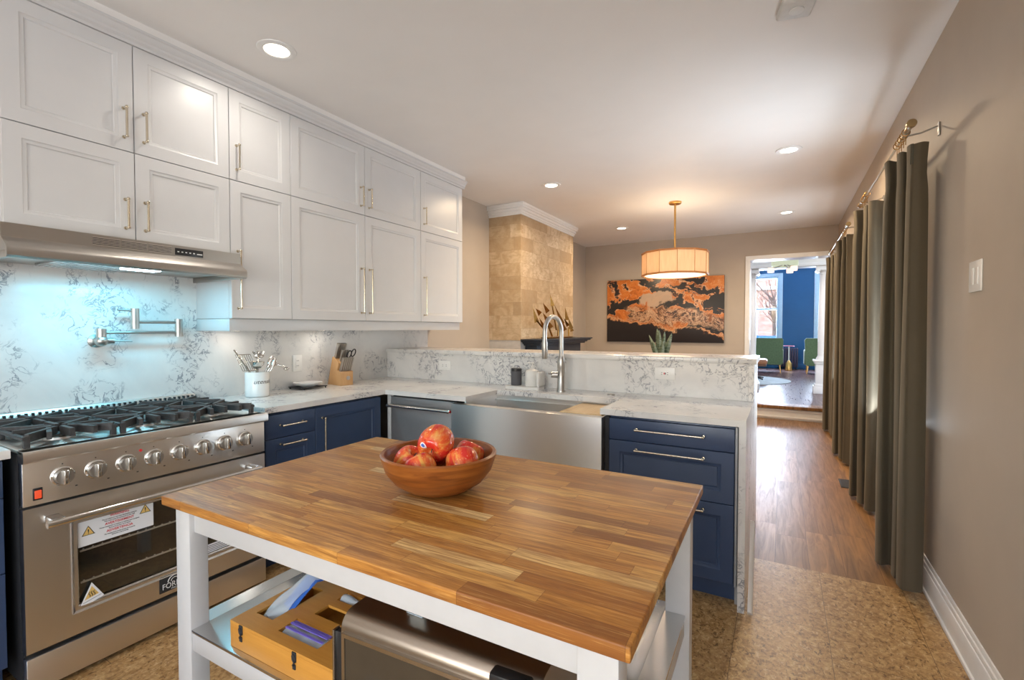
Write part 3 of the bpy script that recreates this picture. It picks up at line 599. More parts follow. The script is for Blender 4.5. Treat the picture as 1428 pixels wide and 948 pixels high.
tr = tag(obj('soap_tray', G().prism([(1.345 + .015 + (.235) * (.5 + .5 * math.cos(a) * 1.0) if 0 else 1.475 + .14 * (abs(math.cos(a)) ** .35) * (1 if math.cos(a) > 0 else -1), 2.995 + .062 * (abs(math.sin(a)) ** .35) * (1 if math.sin(a) > 0 else -1)) for a in [2 * PI * k / 40 for k in range(40)]], CT, CT + .02).bevel_all(.004, 2), M['cream']), 'pale stoneware tray beside the faucet', 'tray')
sb = thing('tumbler_bottle', 'dark grey cylindrical bottle on the pale tray', 'bottle', (1.405, 3.0, CT + .0205))
obj('body', G().lathe([(0, CT + .021), (.037, CT + .021), (.039, CT + .025), (.039, CT + .122), (0, CT + .122)], (1.405, 3.0, 0), 28), M['dkgrey'], sb); obj('lid', G().lathe([(0, CT + .1225), (.039, CT + .1225), (.039, CT + .14), (.036, CT + .143), (0, CT + .143)], (1.405, 3.0, 0), 28), M['black'], sb)
sd = thing('soap_dispenser', 'off-white stoneware soap bottle with pump on the pale tray', 'soap dispenser', (1.535, 3.0, CT + .0205))
obj('body', G().lathe([(0, CT + .021), (.046, CT + .021), (.05, CT + .027), (.05, CT + .12), (.044, CT + .132), (.02, CT + .14), (.014, CT + .146), (0, CT + .146)], (1.535, 3.0, 0), 32), M['cream'], sd)
obj('pump', G().cyl((1.535, 3.0, CT + .145), (1.535, 3.0, CT + .165), .011, n=16).cyl((1.535, 3.0, CT + .165), (1.535, 3.0, CT + .182), .004, n=10).box(1.50, 1.545, 2.994, 3.006, CT + .182, CT + .190, .003), M['cream'], sd)
tag(obj('sponge_holder', G().box(1.590, 1.614, 2.95, 3.05, CT + .0205, CT + .125, .01, 3), M['cream']), 'slim pale stoneware holder at the right end of the tray', 'holder')
# wall plates
def outlet(lab, c, right, up, w, h, kind):
    R, U = Vector(right), Vector(up); N = R.cross(U); c = Vector(c)
    t = thing('wall_outlet' if kind != 'switch' else 'light_switch', lab, 'outlet' if kind != 'switch' else 'switch', c)
    m = Matrix(((R.x, U.x, N.x, c.x), (R.y, U.y, N.y, c.y), (R.z, U.z, N.z, c.z), (0, 0, 0, 1)))
    obj('cover_plate', G().box(-w / 2, w / 2, -h / 2, h / 2, 0, .006, .002).tf(m), M['switch'], t)
    if kind == 'switch':
        for sx in (-.025, .025) if w > .09 else (0,): obj('rocker', G().box(sx - .017, sx + .017, -.033, .033, .005, .009, .0015).tf(m), M['switch'], t)
    else:
        rv = w < h
        g = G().box(-.017, .017, -.033, .033, .005, .008, .001) if rv else G().box(-.033, .033, -.017, .017, .005, .008, .001)
        ins = obj('receptacle', g.tf(m), M['switch'], t); g = G()
        for s in (-.018, .018):
            for q in (-.006, .006): g.box(*((q - .0012, q + .0012, s - .004, s + .004) if rv else (s - .004, s + .004, q - .0012, q + .0012)), .0078, .0086)
        obj('slots', g.tf(m), M['dark'], ins)
        if kind == 'gfci': obj('button', G().box(-.006, 0, -.006, .006, .0078, .0098).tf(m), M['red'], t); obj('button', G().box(.002, .008, -.006, .006, .0078, .0098).tf(m), M['black'], t)
    return t
outlet('white duplex outlet on the quartz between crock and knife block', (.0225, 2.212, 1.095), (0, 1, 0), (0, 0, 1), .075, .118, 'plain')
outlet('white horizontal outlet on the upstand left of the soap tray', (.665, YS - .0005, 1.042), (1, 0, 0), (0, 0, 1), .118, .075, 'plain')
outlet('white horizontal outlet with a red button right of the faucet', (2.43, YS - .0005, 1.058), (1, 0, 0), (0, 0, 1), .125, .078, 'gfci')
outlet('white light switch plate on the right wall', (XW - .0005, 2.53, 1.553), (0, -1, 0), (0, 0, 1), .135, .122, 'switch')
# pot filler
pf = thing('pot_filler', 'brushed nickel folding pot filler faucet above the range', 'pot filler', (.0225, 1.05, 1.285))
obj('wall_flange', G().lathe([(0, .0225), (.034, .0225), (.034, .03), (.02, .04), (.018, .075), (0, .075)], (0, 1.05, 1.283), 28, 'x'), M['nick'], pf)
xx = .09
g = G().ball((xx, 1.05, 1.283), .028, 20).cyl((xx, 1.05, 1.283), (xx, 1.05, 1.345), .021, n=20); obj('valve_body', g, M['nick'], pf)
obj('lever', G().cyl((xx, 1.07, 1.283), (xx, 1.10, 1.283), .016, n=16).cyl((xx + .01, 1.10, 1.283), (xx + .015, 1.175, 1.28), .0042, n=10), M['nick'], pf)
obj('arm', G().cyl((xx, 1.06, 1.325), (xx, 1.40, 1.325), .0075, n=14), M['nick'], pf)
obj('joint', G().cyl((xx, 1.405, 1.300), (xx, 1.405, 1.40), .019, n=20), M['nick'], pf)
obj('arm', G().cyl((xx, 1.405, 1.380), (xx, 1.20, 1.380), .0075, n=14), M['nick'], pf)
obj('spout', G().cyl((xx, 1.195, 1.345), (xx, 1.195, 1.452), .019, n=20).cyl((xx, 1.18, 1.442), (xx, 1.12, 1.444), .006, n=12), M['nick'], pf)
# ------------------------------------------------------------------ range
RX, R0, R1 = .73, .587, 1.5
rg = thing('gas_range', 'wide stainless gas range with eight knobs and one oven door', 'range', (.35, (R0 + R1) / 2, 0))
obj('body', G().box(.05, .69, R0 + .004, R1 - .004, .03, .895), M['dark'], rg)
obj('cooktop', G().box(.05, .735, R0, R1, .893, .905, .002), M['steel'], rg)
g = G().prism([(.69, .862), (.742, .862), (.748, .868), (.748, .895), (.742, .905), (.69, .905)], R0, R1 + .012, 'y'); obj('bullnose', g, M['steel'], rg)
obj('control_panel', G().box(.69, RX, R0, R1, .704, .8615, .002), M['steel'], rg)
bgd = obj('back_guard', G().prism([(.024, .9), (.075, .9), (.07, .94), (.055, .962), (.024, .962)], R0, R1, 'y'), M['steel'], rg)
g = G()
for k in range(38): g.box(.0535, .0745, R0 + .018 + k * .0236, R0 + .026 + k * .0236, .938, .9555)
obj('slots', g, M['dark'], bgd)
# burners and grates
for k in range(3):
    y0, y1 = R0 + .018 + k * .2955, R0 + .018 + k * .2955 + .2865; ym = (y0 + y1) / 2
    for xb in (.25, .54):
        b = obj('burner', G().lathe([(0, .905), (.052, .905), (.05, .914), (.038, .917), (0, .917)], (xb, ym, 0), 28), M['nick'], rg)
        obj('burner_cap', G().lathe([(0, .9172), (.036, .9172), (.037, .924), (.03, .928), (0, .928)], (xb, ym, 0), 28), M['iron'], b)
    g = G(); zt, zl = .952, .934; h = .0075
    def bar(a, b, z0=zl, z1=zt, w=h):
        a, b = Vector((a[0], a[1], 0)), Vector((b[0], b[1], 0)); d = (b - a).normalized(); q = Vector((-d.y, d.x, 0)) * w
        g.prism([(a + q)[:2], (b + q)[:2], (b - q)[:2], (a - q)[:2]], z0, z1)
    x0, x1 = .105, .675
    for yy in (y0 + .007, y1 - .007):
        for xa, xbb in ((x0, .30), (.49, x1)) if 0 else ((x0, x1),): bar((xa, yy), (xbb, yy), .934, .946)
    bar((.395, y0), (.395, y1), .930, .946, .0075); bar((x0 + .006, y0), (x0 + .006, y1), .934, .946)
    for xb in (.25, .54):
        for a in range(8):
            an = a * PI / 4 + PI / 8 * 0; c, s_ = math.cos(an), math.sin(an)
            ex = (.138 if a % 2 == 0 else .185)
            ey = max(-.136, min(.136, s_ * ex)); exx = max(-.139, min(.129, c * ex))
            bar((xb + c * .026, ym + s_ * .026), (xb + exx, ym + ey), .926, .957)
    if 1:
        for fy_ in (ym - .07, ym + .07): bar((.545, fy_ * .5 + ym * .5), (x1, fy_), .926, .955)
    for xx in (x0 + .01, x1 - .01, .395):
        for yy in (y0 + .012, y1 - .012): g.box(xx - .009, xx + .009, yy - .009, yy + .009, .905, .95, .002)
    obj('grate', g, M['iron'], rg)
# knobs
for k in range(8):
    yk = .697 + k * .0998; zk = .792
    kn = obj('knob', G().lathe([(0, RX + .004), (.028, RX + .004), (.028, RX + .022), (.026, RX + .027), (0, RX + .027)], (0, yk, zk), 32, 'x'), M['pull'] if 0 else M['nick'], rg)
    obj('bezel', G().lathe([(.0275, RX), (.036, RX), (.036, RX + .006), (.031, RX + .0105), (.0275, RX + .0105)], (0, yk, zk), 32, 'x'), M['chrome'], kn)
    obj('grip', G().box(RX + .026, RX + .043, yk - .0085, yk + .0085, zk - .0265, zk + .0265, .004, 3), M['chrome'], kn)
    g = G().box(RX, RX + .0006, yk - .002, yk + .002, zk + .043, zk + .047).box(RX, RX + .0006, yk + .036, yk + .043, zk - .05, zk - .046); obj('knob_mark', g, M['ink'], rg)
sw = obj('power_switch', G().box(RX, RX + .005, .613, .640, .722, .766, .002), M['black'], rg); obj('rocker', G().box(RX + .004, RX + .009, .617, .636, .728, .758, .002), M['redl'], sw, 'glowing red rocker')
obj('indicator', G().prism([(.948, .839), (.955, .832), (.948, .825), (.941, .832)], RX, RX + .003, 'x'), M['red'], rg, 'small red diamond mark')
# oven door with a window opening
WY0, WY1, WZ0, WZ1 = .735, 1.352, .268, .598
g = G().wallbox(.692, RX, R0, R1, .166, .694, [(WY0, WY1, WZ0, WZ1)], 'y'); dr = obj('oven_door', g, M['steel'], rg)
g = G()
o = [(WY0 - .018, WZ0 - .018), (WY1 + .018, WZ0 - .018), (WY1 + .018, WZ1 + .018), (WY0 - .018, WZ1 + .018)]; i = [(WY0 + .006, WZ0 + .006), (WY1 - .006, WZ0 + .006), (WY1 - .006, WZ1 - .006), (WY0 + .006, WZ1 - .006)]
for k in range(4):
    a, b, c, d_ = o[k], o[(k + 1) % 4], i[(k + 1) % 4], i[k]; V = [g.bm.verts.new((x, p[0], p[1])) for x in (RX + .006,) for p in (a, b)] + [g.bm.verts.new((RX - .012, p[0], p[1])) for p in (c, d_)]
    g.bm.faces.new(V); U = [g.bm.verts.new((RX - .001, p[0], p[1])) for p in (a, b)]; g.bm.faces.new((V[0], V[1], U[1], U[0]))
obj('window_frame', g, M['steelt'], dr)
obj('pane', G().box(.706, .711, WY0, WY1, WZ0, WZ1), M['oveng'], dr)
mi = plain('oven_enamel', (.22, .19, .16), .4)
g = G().box(.30, .305, WY0 - .03, WY1 + .03, WZ0 - .05, WZ1 + .03).box(.305, .69, WY0 - .03, WY0 - .025, WZ0 - .05, WZ1 + .03).box(.305, .69, WY1 + .025, WY1 + .03, WZ0 - .05, WZ1 + .03).box(.305, .69, WY0 - .03, WY1 + .03, WZ0 - .055, WZ0 - .05)
bpy.data.objects['body'].name = 'body'
for z in (.345, .47):
    g2 = G().cyl((.692, WY0 + .02, z), (.692, WY1 - .02, z), .004, n=8).cyl((.40, WY0 + .02, z), (.40, WY1 - .02, z), .003, n=8)
    for k in range(19): yk = WY0 + .03 + k * .0305; g2.tube([(.40, yk, z + .003), (.68, yk, z + .003), (.694, yk, z + .006)], .0028, 6)
    obj('oven_rack', g2, M['rackm'], rg)
obj('oven_cavity', g, mi, rg)
g = G().cyl((.788, .634, .637), (.788, 1.445, .637), .0135, n=18)
hb = obj('handle', g, M['chrome'], dr)
for yy in (.665, 1.414): obj('handle_bracket', G().box(RX - .002, .79, yy - .02, yy + .02, .632, .655, .004), M['steelt'], hb)
obj('bottom_panel', G().box(.692, RX, R0, R1, .022, .146, .003), M['steel'], rg)
obj('kick_gap', G().box(.60, .69, R0 + .01, R1 - .01, .0, .03), M['dark'], rg)
lg = obj('badge', G().box(RX, RX + .003, 1.008, 1.128, .184, .256, .001), M['ink'], rg, 'dark maker badge with light lettering')
RT, UP = (0, 1, 0), (0, 0, 1); XL = RX + .0032
text_obj('lettering', 'FORNO', .034, M['platew'], lg, (XL, 1.068, .208), RT, UP, .0004, sx=.85)
text_obj('lettering', 'ITALIA', .010, M['platew'], lg, (XL, 1.068, .1905), RT, UP, .0004)
g = G(); arc = [(1.068 + .027 * math.cos(PI * k / 12), .224 + .024 * math.sin(PI * k / 12)) for k in range(13)]
g.tube([(XL, a, b) for a, b in arc], .0022, 6).tube([(XL, 1.068 + (a - 1.068) * .55, .224 + (b - .224) * .55) for a, b in arc], .0016, 6); obj('emblem', g, M['platew'], lg)
# warning stickers on the oven glass
XG = .7115; st = tag(obj('warning_sticker', G().box(XG, XG + .001, WY0 + .0065, .998, .492, .5955), M['paper']), 'white warning sticker with red headings on the oven window', 'sticker')
def put(body, y, z, s, m, sx=1): return text_obj('lettering', body, s, m, st, (XG + .0012, y, z), RT, UP, .0003, sx=sx, bold=s * .022)
ym = .878
put('WARNING', ym, .586, .0135, M['red']); put('Do not place or use near flammable material', ym, .5745, .0068, M['ink'], .95); put('This oven must be anchored to the wall', ym, .567, .0068, M['ink'], .95)
put('AVERTISSEMENT', ym, .5555, .0135, M['red']); put('Ne pas transporter ni soulever la cuisiniere par la poignee', ym, .5445, .0064, M['ink'], .9); put('de la porte du four ou le dessus', ym, .537, .0064, M['ink'], .9)
put('ADVERTENCIA', ym, .5255, .0135, M['red']); put('No transporte la cocina tirando de la puerta', ym, .514, .0064, M['ink'], .9); put('del horno o de la manija', ym, .507, .0064, M['ink'], .9)
for yy, zz in ((.775, .548), (.968, .572)):
    g = G().prism([(yy - .021, zz - .016), (yy + .021, zz - .016), (yy, zz + .021)], XG + .001, XG + .0016, 'x'); wt = obj('warning_triangle', g, M['ink'], st)
    obj('triangle_fill', G().prism([(yy - .017, zz - .0137), (yy + .017, zz - .0137), (yy, zz + .0165)], XG + .0015, XG + .0019, 'x'), M['yellow'], wt)
    obj('exclamation_mark', G().prism([(yy - .0022, zz + .007), (yy + .0022, zz + .007), (yy + .0012, zz - .006), (yy - .0012, zz - .006)], XG + .0018, XG + .0023, 'x').box(XG + .0018, XG + .0023, yy - .0015, yy + .0015, zz - .011, zz - .008), M['ink'], wt)
hs = tag(obj('hot_surface_sticker', G().prism([(.738, .258), (.818, .275), (.778, .345)], RX - .006, RX - .0055, 'x').tf(Matrix.Translation((.0, 0, 0))), M['paper']), 'white triangular hot surface sticker at the lower left of the oven window', 'sticker')
obj('triangle_fill', G().prism([(.755, .283), (.800, .2925), (.778, .330)], RX - .0055, RX - .0051, 'x'), M['yellow'], hs)
g = G()
for k in (-1, 0, 1): g.tube([(RX - .0049, .778 + k * .0075 + .0025 * math.sin(j * 1.3), .291 + k * .001 + j * .0038) for j in range(6)], .0012, 5)
obj('heat_waves', g, M['ink'], hs); obj('caption', G().prism([(.75, .272), (.808, .285), (.808, .2862), (.75, .2732)], RX - .0055, RX - .005, 'x'), M['ink'], hs)
ds = tag(obj('energy_sticker', G().box(XG, XG + .001, 1.19, 1.33, .275, .315), M['paper']), 'small white printed sticker at the lower right of the oven window', 'sticker')
g = G()
for k in range(4): g.box(XG + .001, XG + .0015, 1.2, 1.32 - .02 * (k % 2), .281 + k * .008, .2835 + k * .008)
obj('print_lines', g, M['ink'], ds)

# ------------------------------------------------------------------ island
IA = .902; isl = thing('kitchen_island', 'white kitchen island with a butcher block top and steel shelf', 'kitchen island', (2.268, 1.025, 0), IA)
IL = dict(world=False)
obj('tabletop', G().box(-.63, .63, -.395, .395, .875, .90, .003, 3), M['block'], isl, **IL)
lx, ly = .607, .372; LW_, LD = .066, .048
for sx in (-1, 1):
    for sy in (-1, 1):
        x0, x1 = sorted((sx * lx, sx * (lx - LW_))); y0, y1 = sorted((sy * ly, sy * (ly - LD))); obj('leg', G().box(x0, x1, y0, y1, 0, .8745, .003), M['island'], isl, **IL)
for sy in (-1, 1):
    y0, y1 = sorted((sy * (ly - .012), sy * (ly - .036))); obj('apron', G().box(-lx + LW_, lx - LW_, y0, y1, .806, .8745, .002), M['island'], isl, **IL)
for sx in (-1, 1):
    x0, x1 = sorted((sx * (lx - .014), sx * (lx - .038))); obj('apron', G().box(x0, x1, -ly + LD, ly - LD, .806, .8745, .002), M['island'], isl, **IL)
for z in (.541, .20):
    sh = obj('shelf', G().box(-lx + .004, lx - .004, -ly + .0, ly - .0, z, z + .008, .002) if 0 else G().box(-lx + LW_ + .0005, lx - LW_ - .0005, -ly + .001, ly - .001, z, z + .008, .0015).box(-lx + .012, -lx + LW_ + .001, -ly + LD + .0005, ly - LD - .0005, z, z + .008).box(lx - LW_ - .001, lx - .012, -ly + LD + .0005, ly - LD - .0005, z, z + .008), M['steelt'], isl, 'stainless shelf', **IL)
    for sy in (-1, 1):
        y0, y1 = sorted((sy * (ly - .004), sy * (ly - .030))); obj('rail', G().box(-lx + LW_, lx - LW_, y0, y1, z - .05, z - .0005, .002), M['island'], sh, 'white rail', **IL)
    for sx in (-1, 1):
        x0, x1 = sorted((sx * (lx - .014), sx * (lx - .038))); obj('rail', G().box(x0, x1, -ly + LD, ly - LD, z - .05, z - .0005, .002), M['island'], sh, 'white rail', **IL)
for sx in (.50, .47): obj('panel_strip', G().box(sx, sx + .012, ly - .06, ly - .05, .56, .80), M['island'], isl, **IL)
# bowl of apples
bx, by = 2.262, 1.025
g = G().lathe([(0, .9005), (.062, .9005), (.085, .908), (.122, .932), (.145, .962), (.157, .998), (.159, 1.006), (.155, 1.010), (.148, 1.008), (.146, 1.0), (.134, .968), (.112, .94), (.08, .918), (.05, .910), (0, .909)], (bx, by, 0), 56)
tag(obj('fruit_bowl', g, M['bowl']), 'round acacia wood bowl of apples on the island', 'bowl')
def apple_geo(r):
    pr = [(0, .62), (.10, .66), (.25, .82), (.45, .93), (.70, .90), (.90, .66), (1.0, .25), (.985, -.1), (.87, -.5), (.66, -.78), (.42, -.88), (.22, -.84), (.1, -.74), (0, -.70)]
    return G().lathe([(a * r, b * r) for a, b in spline([(p[0], p[1], 0) for p in pr], 3) for a, b in [(max(0, a), b)]] if 0 else [(max(0, v.x) * r, v.y * r) for v in spline([(p[0], p[1], 0) for p in pr], 3)], (0, 0, 0), 36)
A = [((bx + .002, by - .012, 1.036), .048, (2.05, .25, .3), 'large red-orange apple on top of the pile in the bowl', 1), ((bx - .07, by - .045, .975), .043, (.5, .4, 1), 'yellow-speckled apple at the front left in the bowl', 0), ((bx + .012, by - .088, .977), .042, (-.5, .3, 2), 'red apple at the front middle in the bowl', 0), ((bx + .088, by - .01, .983), .045, (.3, .6, 3), 'bright red apple at the right in the bowl', 0), ((bx - .052, by + .056, .979), .043, (.2, -.5, 4), 'red apple at the back left in the bowl, behind the top apple', 0), ((bx + .045, by + .076, .981), .042, (-.3, -.4, 5), 'orange apple at the back right in the bowl', 0)]
for loc, r, rt, lab, big in A:
    t = thing('apple', lab, 'apple', loc, group='apples in the wooden bowl', rot=rt)
    obj('skin', apple_geo(r), M['apple'], t, world=False)
    obj('stem', G().tube([(0, 0, r * .60), (.002, .001, r * .78), (.004, .002, r * .88)], [.0016, .0013, .0018], 8), plain('apple_stem', (.10, .06, .02), .7) if not bpy.data.materials.get('apple_stem') else bpy.data.materials['apple_stem'], t, world=False)
    if big:
        from mathutils.bvhtree import BVHTree
        ag = apple_geo(r); tree = BVHTree.FromBMesh(ag.bm); Mi = t.rotation_euler.to_matrix().inverted()
        dd_ = (Mi @ Vector((-.08, -.90, .02))).normalized(); e1 = dd_.orthogonal().normalized(); e2 = dd_.cross(e1); g = G()
        def sk(u, v):
            a_, q = 2 * PI * u, .0088 * max(v, .02); o_ = dd_ * .2 + e1 * (q * math.cos(a_)) + e2 * (q * math.sin(a_)); hit = tree.ray_cast(o_, -dd_)[0]; return hit + dd_ * .0006
        g.grid(sk, 20, 3); st2 = obj('fruit_sticker', g, M['paper'], t, world=False, label='small oval fruit sticker'); g = G()
        def sk2(u, v):
            a_, q = 2 * PI * u, .0052 * max(v, .02); o_ = dd_ * .2 + e1 * (q * math.cos(a_)) + e2 * (q * math.sin(a_)); hit = tree.ray_cast(o_, -dd_)[0]; return hit + dd_ * .0011
        g.grid(sk2, 16, 3); obj('sticker_print', g, M['filmb'], st2, world=False)

# toaster oven on the island shelf
OA = 3.4; oc = (2.29, .655); ov = thing('toaster_oven', 'dark stainless toaster oven on the island shelf', 'toaster oven', (oc[0], oc[1], .5495), OA)
H0, H1 = .012, .205; W_ = .455; D = .30
cr = lambda y0, y1: [(y1, H0), (y1, H1 - .008), (y1 - .008, H1)] + [(y0 + .034 - .034 * math.sin(a), H1 - .034 + .034 * math.cos(a)) for a in [k * PI / 16 for k in range(9)]] + [(y0, H0)]
ms = steel('toaster_steel', (.40, .34, .28), .3, (1, 50, 50)); mst = steel('toaster_front', (.50, .46, .41), .25, (1, 50, 50))
obj('housing', G().prism(cr(.004, D), 0.004, W_ - .004, 'x'), ms, ov, world=False)
g = G().wallbox(.012, W_ - .11, -.004, .004, H0 + .02, H1 - .034, [(.020, W_ - .118, H0 + .03, H1 - .042)], 'x'); dd = obj('oven_door', g, mst, ov, world=False)
obj('pane', G().box(.0202, W_ - .1182, -.0015, .0025, H0 + .0302, H1 - .0422), plain('smoked_glass', (.055, .042, .028), .12), dd, world=False)
g = G().cyl((.04, -.04, H0 + .045), (W_ - .14, -.04, H0 + .045), .007, n=14)
for xx in (.05, W_ - .15): g.box(xx - .006, xx + .006, -.04, -.003, H0 + .04, H0 + .05)
hh = obj('handle', g, M['chrome'], dd, world=False)
cp = obj('control_panel', G().box(W_ - .108, W_ - .006, -.003, .006, H0 + .01, H1 - .036, .002), mst, ov, world=False)
g = G().box(W_ - .098, W_ - .020, .0, .03, H1 - .034, H1 - .012, .006); g.tf(Matrix.Translation((0, -.004, .008))); obj('display', g, M['black'], ov, 'black glossy display on the rounded front edge', world=False)
for k in range(2): obj('dial', G().cyl((W_ - .057, -.004, H0 + .05 + k * .055), (W_ - .057, -.022, H0 + .05 + k * .055), .018, .016, 24), M['chrome'], cp, world=False)
obj('side_vent', G().box(-.012, .003, .004, .02, H0, H1 - .04, .002).box(-.009, .003, .02, .27, H0 + .02, H1 - .03, .003), M['black'], ov, 'black ribbed side panel', world=False)
obj('corner_trim', G().box(-.016, -.011, -.002, .016, H0, H1 - .036, .001), mst, ov, world=False)
for xx in (.03, W_ - .03):
    for yy in (.03, D - .03): obj('foot', G().cyl((xx, yy, .0005), (xx, yy, H0 + .001), .014, n=16), M['black'], ov, world=False)
tag(obj('plastic_clip', G().box(2.412, 2.45, .735, .742, .757, .80, .001).box(2.41, 2.452, .728, .742, .7555, .758, .001), M['film']), 'clear plastic clip standing on the toaster oven', 'clip')
# wooden bag box
bz = .5495; BT = bz + .065; bo = thing('bag_organizer', 'bamboo storage bag box with cut-out slots on the island shelf', 'box', (1.885, .662, bz), 1.0)
bw, bd_ = .385, .25
slots = [(.03, .095, .05, .205), (.145, .285, .03, .085), (.165, .30, .118, .163), (.165, .30, .19, .228)]
g = G().box(0, bw, 0, .012, 0, .058, .001).box(0, bw, bd_ - .012, bd_, 0, .058, .001).box(0, .012, .012, bd_ - .012, 0, .058, .001).box(bw - .012, bw, .012, bd_ - .012, 0, .058, .001).box(.012, bw - .012, .012, bd_ - .012, 0, .008)
for xx in (.125,): g.box(xx, xx + .008, .012, bd_ - .012, .008, .055)
obj('body', g, M['bamboo'], bo, world=False)
g = G(); xs = [0, .03, .095, .145, .165, .285, .30, bw]; ys = [0, .03, .05, .085, .118, .163, .19, .205, .228, bd_]
for i in range(len(xs) - 1):
    for j in range(len(ys) - 1):
        mx, my = (xs[i] + xs[i + 1]) / 2, (ys[j] + ys[j + 1]) / 2
        if not any(a < mx < b and c < my < d for a, b, c, d in slots): g.box(xs[i], xs[i + 1], ys[j], ys[j + 1], .0585, .0655)
bmesh.ops.remove_doubles(g.bm, verts=g.bm.verts[:], dist=1e-5); bad = [f for f in g.bm.faces if len([h for h in g.bm.faces if h is not f and (h.calc_center_median() - f.calc_center_median()).length < 1e-6])]
bmesh.ops.delete(g.bm, geom=bad, context='FACES'); obj('lid', g, M['bamboo'], bo, world=False)
for xx in (.045, .245):
    g = G().box(xx - .007, xx + .007, -.0025, .001, .042, .064, .001).cyl((xx, -.004, .054), (xx, .0, .054), .006, n=14).tube([(xx - .004, -.003, .05), (xx + .005, -.0045, .043), (xx - .001, -.004, .036), (xx + .004, -.003, .030)], .0022, 6).box(xx - .005, xx + .005, -.0025, .001, .024, .036, .001); obj('latch', g, M['dark'], bo, 'small dark metal latch', world=False)
def boxpt(x, y, z): a = math.radians(1.0); return Vector((1.885 + x * math.cos(a) - y * math.sin(a), .662 + x * math.sin(a) + y * math.cos(a), bz + z))
def sheet(f, nu=20, nv=8, th=.004): return G().grid(lambda u, v: boxpt(*f(u, v)), nu, nv, th)
b1 = tag(obj('storage_bag', sheet(lambda u, v: (.034 + .058 * v + .05 * u * u, .055 + .25 * u, .040 + .080 * min(1, u * 2.0) * (1 - .35 * u) + .022 * math.sin(PI * v) + .005 * math.sin(9 * u + 5 * v) + .003 * math.sin(17 * u - 9 * v)), 28, 12, th=.01), M['film']), 'clear plastic storage bags pulled up from the left slot of the box', 'plastic bag')
obj('zip_strip', sheet(lambda u, v: (.070 + .030 * v + .05 * u * u, .10 + .215 * u, .050 + .082 * min(1, u * 2.0 + .3) * (1 - .33 * u) - .016 * v), th=.004), M['filmb'], b1, 'bright blue zip edge')
b2 = tag(obj('storage_bag', sheet(lambda u, v: (.148 + .134 * u, .033 + .050 * v, .055 + .008 * math.sin(PI * v) + .002 * math.sin(14 * u)), th=.004), M['film']), 'plastic bags with violet zips lying inside the front slot of the box', 'plastic bag')
for vv in (.25, .55, .75): obj('zip_strip', sheet(lambda u, v: (.15 + .13 * u, .034 + .048 * vv + .006 * v, .0615 + .008 * math.sin(PI * vv)), 8, 2, .002), M['filmv'], b2, 'violet zip edge')
tag(obj('storage_bag', sheet(lambda u, v: (.17 + .125 * u, .193 + .032 * v, .058 + .014 * math.sin(PI * v) + .003 * math.sin(12 * u)), th=.004), M['film']), 'clear plastic bags in the rear slot of the box', 'plastic bag')

# ------------------------------------------------------------------ things on the counter
cx_, cy_ = .176, 1.813; z0 = CT + .0005
ck = thing('utensil_crock', 'white ceramic utensil crock beside the range', 'crock', (cx_, cy_, z0))
obj('pot', G().lathe([(0, z0), (.066, z0), (.07, z0 + .004), (.07, z0 + .152), (.068, z0 + .156), (.064, z0 + .153), (.063, z0 + .01), (0, z0 + .008)], (cx_, cy_, 0), 40), M['porcel'], ck)
# curved script on the crock, facing the room
n_ = Vector((3.084 - cx_, -.011 - cy_, 0)).normalized(); ang = math.atan2(n_.y, n_.x) + .55
tx = text_obj('lettering', 'utensils', .036, M['ink'], None, (0, 0, 0), (1, 0, 0), (0, 1, 0), .0002, font_shear=.35, sx=1.15)
for v in tx.data.vertices:
    a = ang + v.co.x / .0705; v.co = Vector((.0707 * math.cos(a), .0707 * math.sin(a), .095 + v.co.y))
tx.parent = ck
def utens(name, lab, g, mat=None): return tag(obj(name, g, mat or M['chrome']), lab, name.replace('_', ' '), 'utensils in the crock')
def stick(g, a, b, r=.004): return g.tube([a, ((a[0] + b[0]) / 2, (a[1] + b[1]) / 2, (a[2] + b[2]) / 2), b], [r * 1.35, r * 1.2, r * 1.3], 10)
C3 = lambda dx, dy, dz: (cx_ + dx, cy_ + dy, z0 + dz)
g = stick(G(), C3(.02, .02, .015), C3(-.055, -.075, .19)); 
d = Vector((-.055, -.055, .10)).normalized(); o_ = Vector(C3(-.055, -.075, .19)); sd_ = Vector((.25, .95, .0)).normalized()
g = stick(G(), C3(.03, .03, .015), C3(-.01, -.055, .17)); o_ = Vector(C3(-.01, -.055, .165)); d = Vector((-.15, -.32, .9)).normalized()
for k in range(8): p = o_ + sd_ * (-.028 + k * .012); g.tube([p, p + d * .05, p + d * .11], .0017, 6)
for q in (0, .11): g.tube([o_ + d * q + sd_ * -.03, o_ + d * q + sd_ * .01, o_ + d * q + sd_ * .058], .0025, 6)
utens('slotted_turner', 'steel slotted turner with wire bars standing at the left of the crock', g)
utens('skimmer_handle', 'long thin steel utensil leaning far left out of the crock', stick(G(), C3(.04, .03, .012), C3(-.02, -.135, .30), .0038))
g = stick(G(), C3(-.01, .0, .012), C3(-.005, .012, .235)); g.ball(C3(-.004, .014, .255), .034, 18, (.8, 1, .55))
for k in range(9): a = 2 * PI * k / 9; g.tube([C3(-.004 + .02 * math.cos(a), .014 + .026 * math.sin(a), .262), C3(-.004 + .028 * math.cos(a), .014 + .036 * math.sin(a), .285)], .0035, 6)
utens('pasta_fork', 'steel pasta fork with a ring of teeth, tallest at the middle of the crock', g)
g = stick(G(), C3(-.02, -.02, .012), C3(.02, -.012, .19)); g.lathe([(0, -.01), (.022, -.004), (.038, .016), (.042, .036), (.039, .036), (.02, .004), (0, -.004)], C3(.02, -.012, .185), 20)
utens('ladle', 'steel ladle with a deep cup in front of the pasta fork', g)
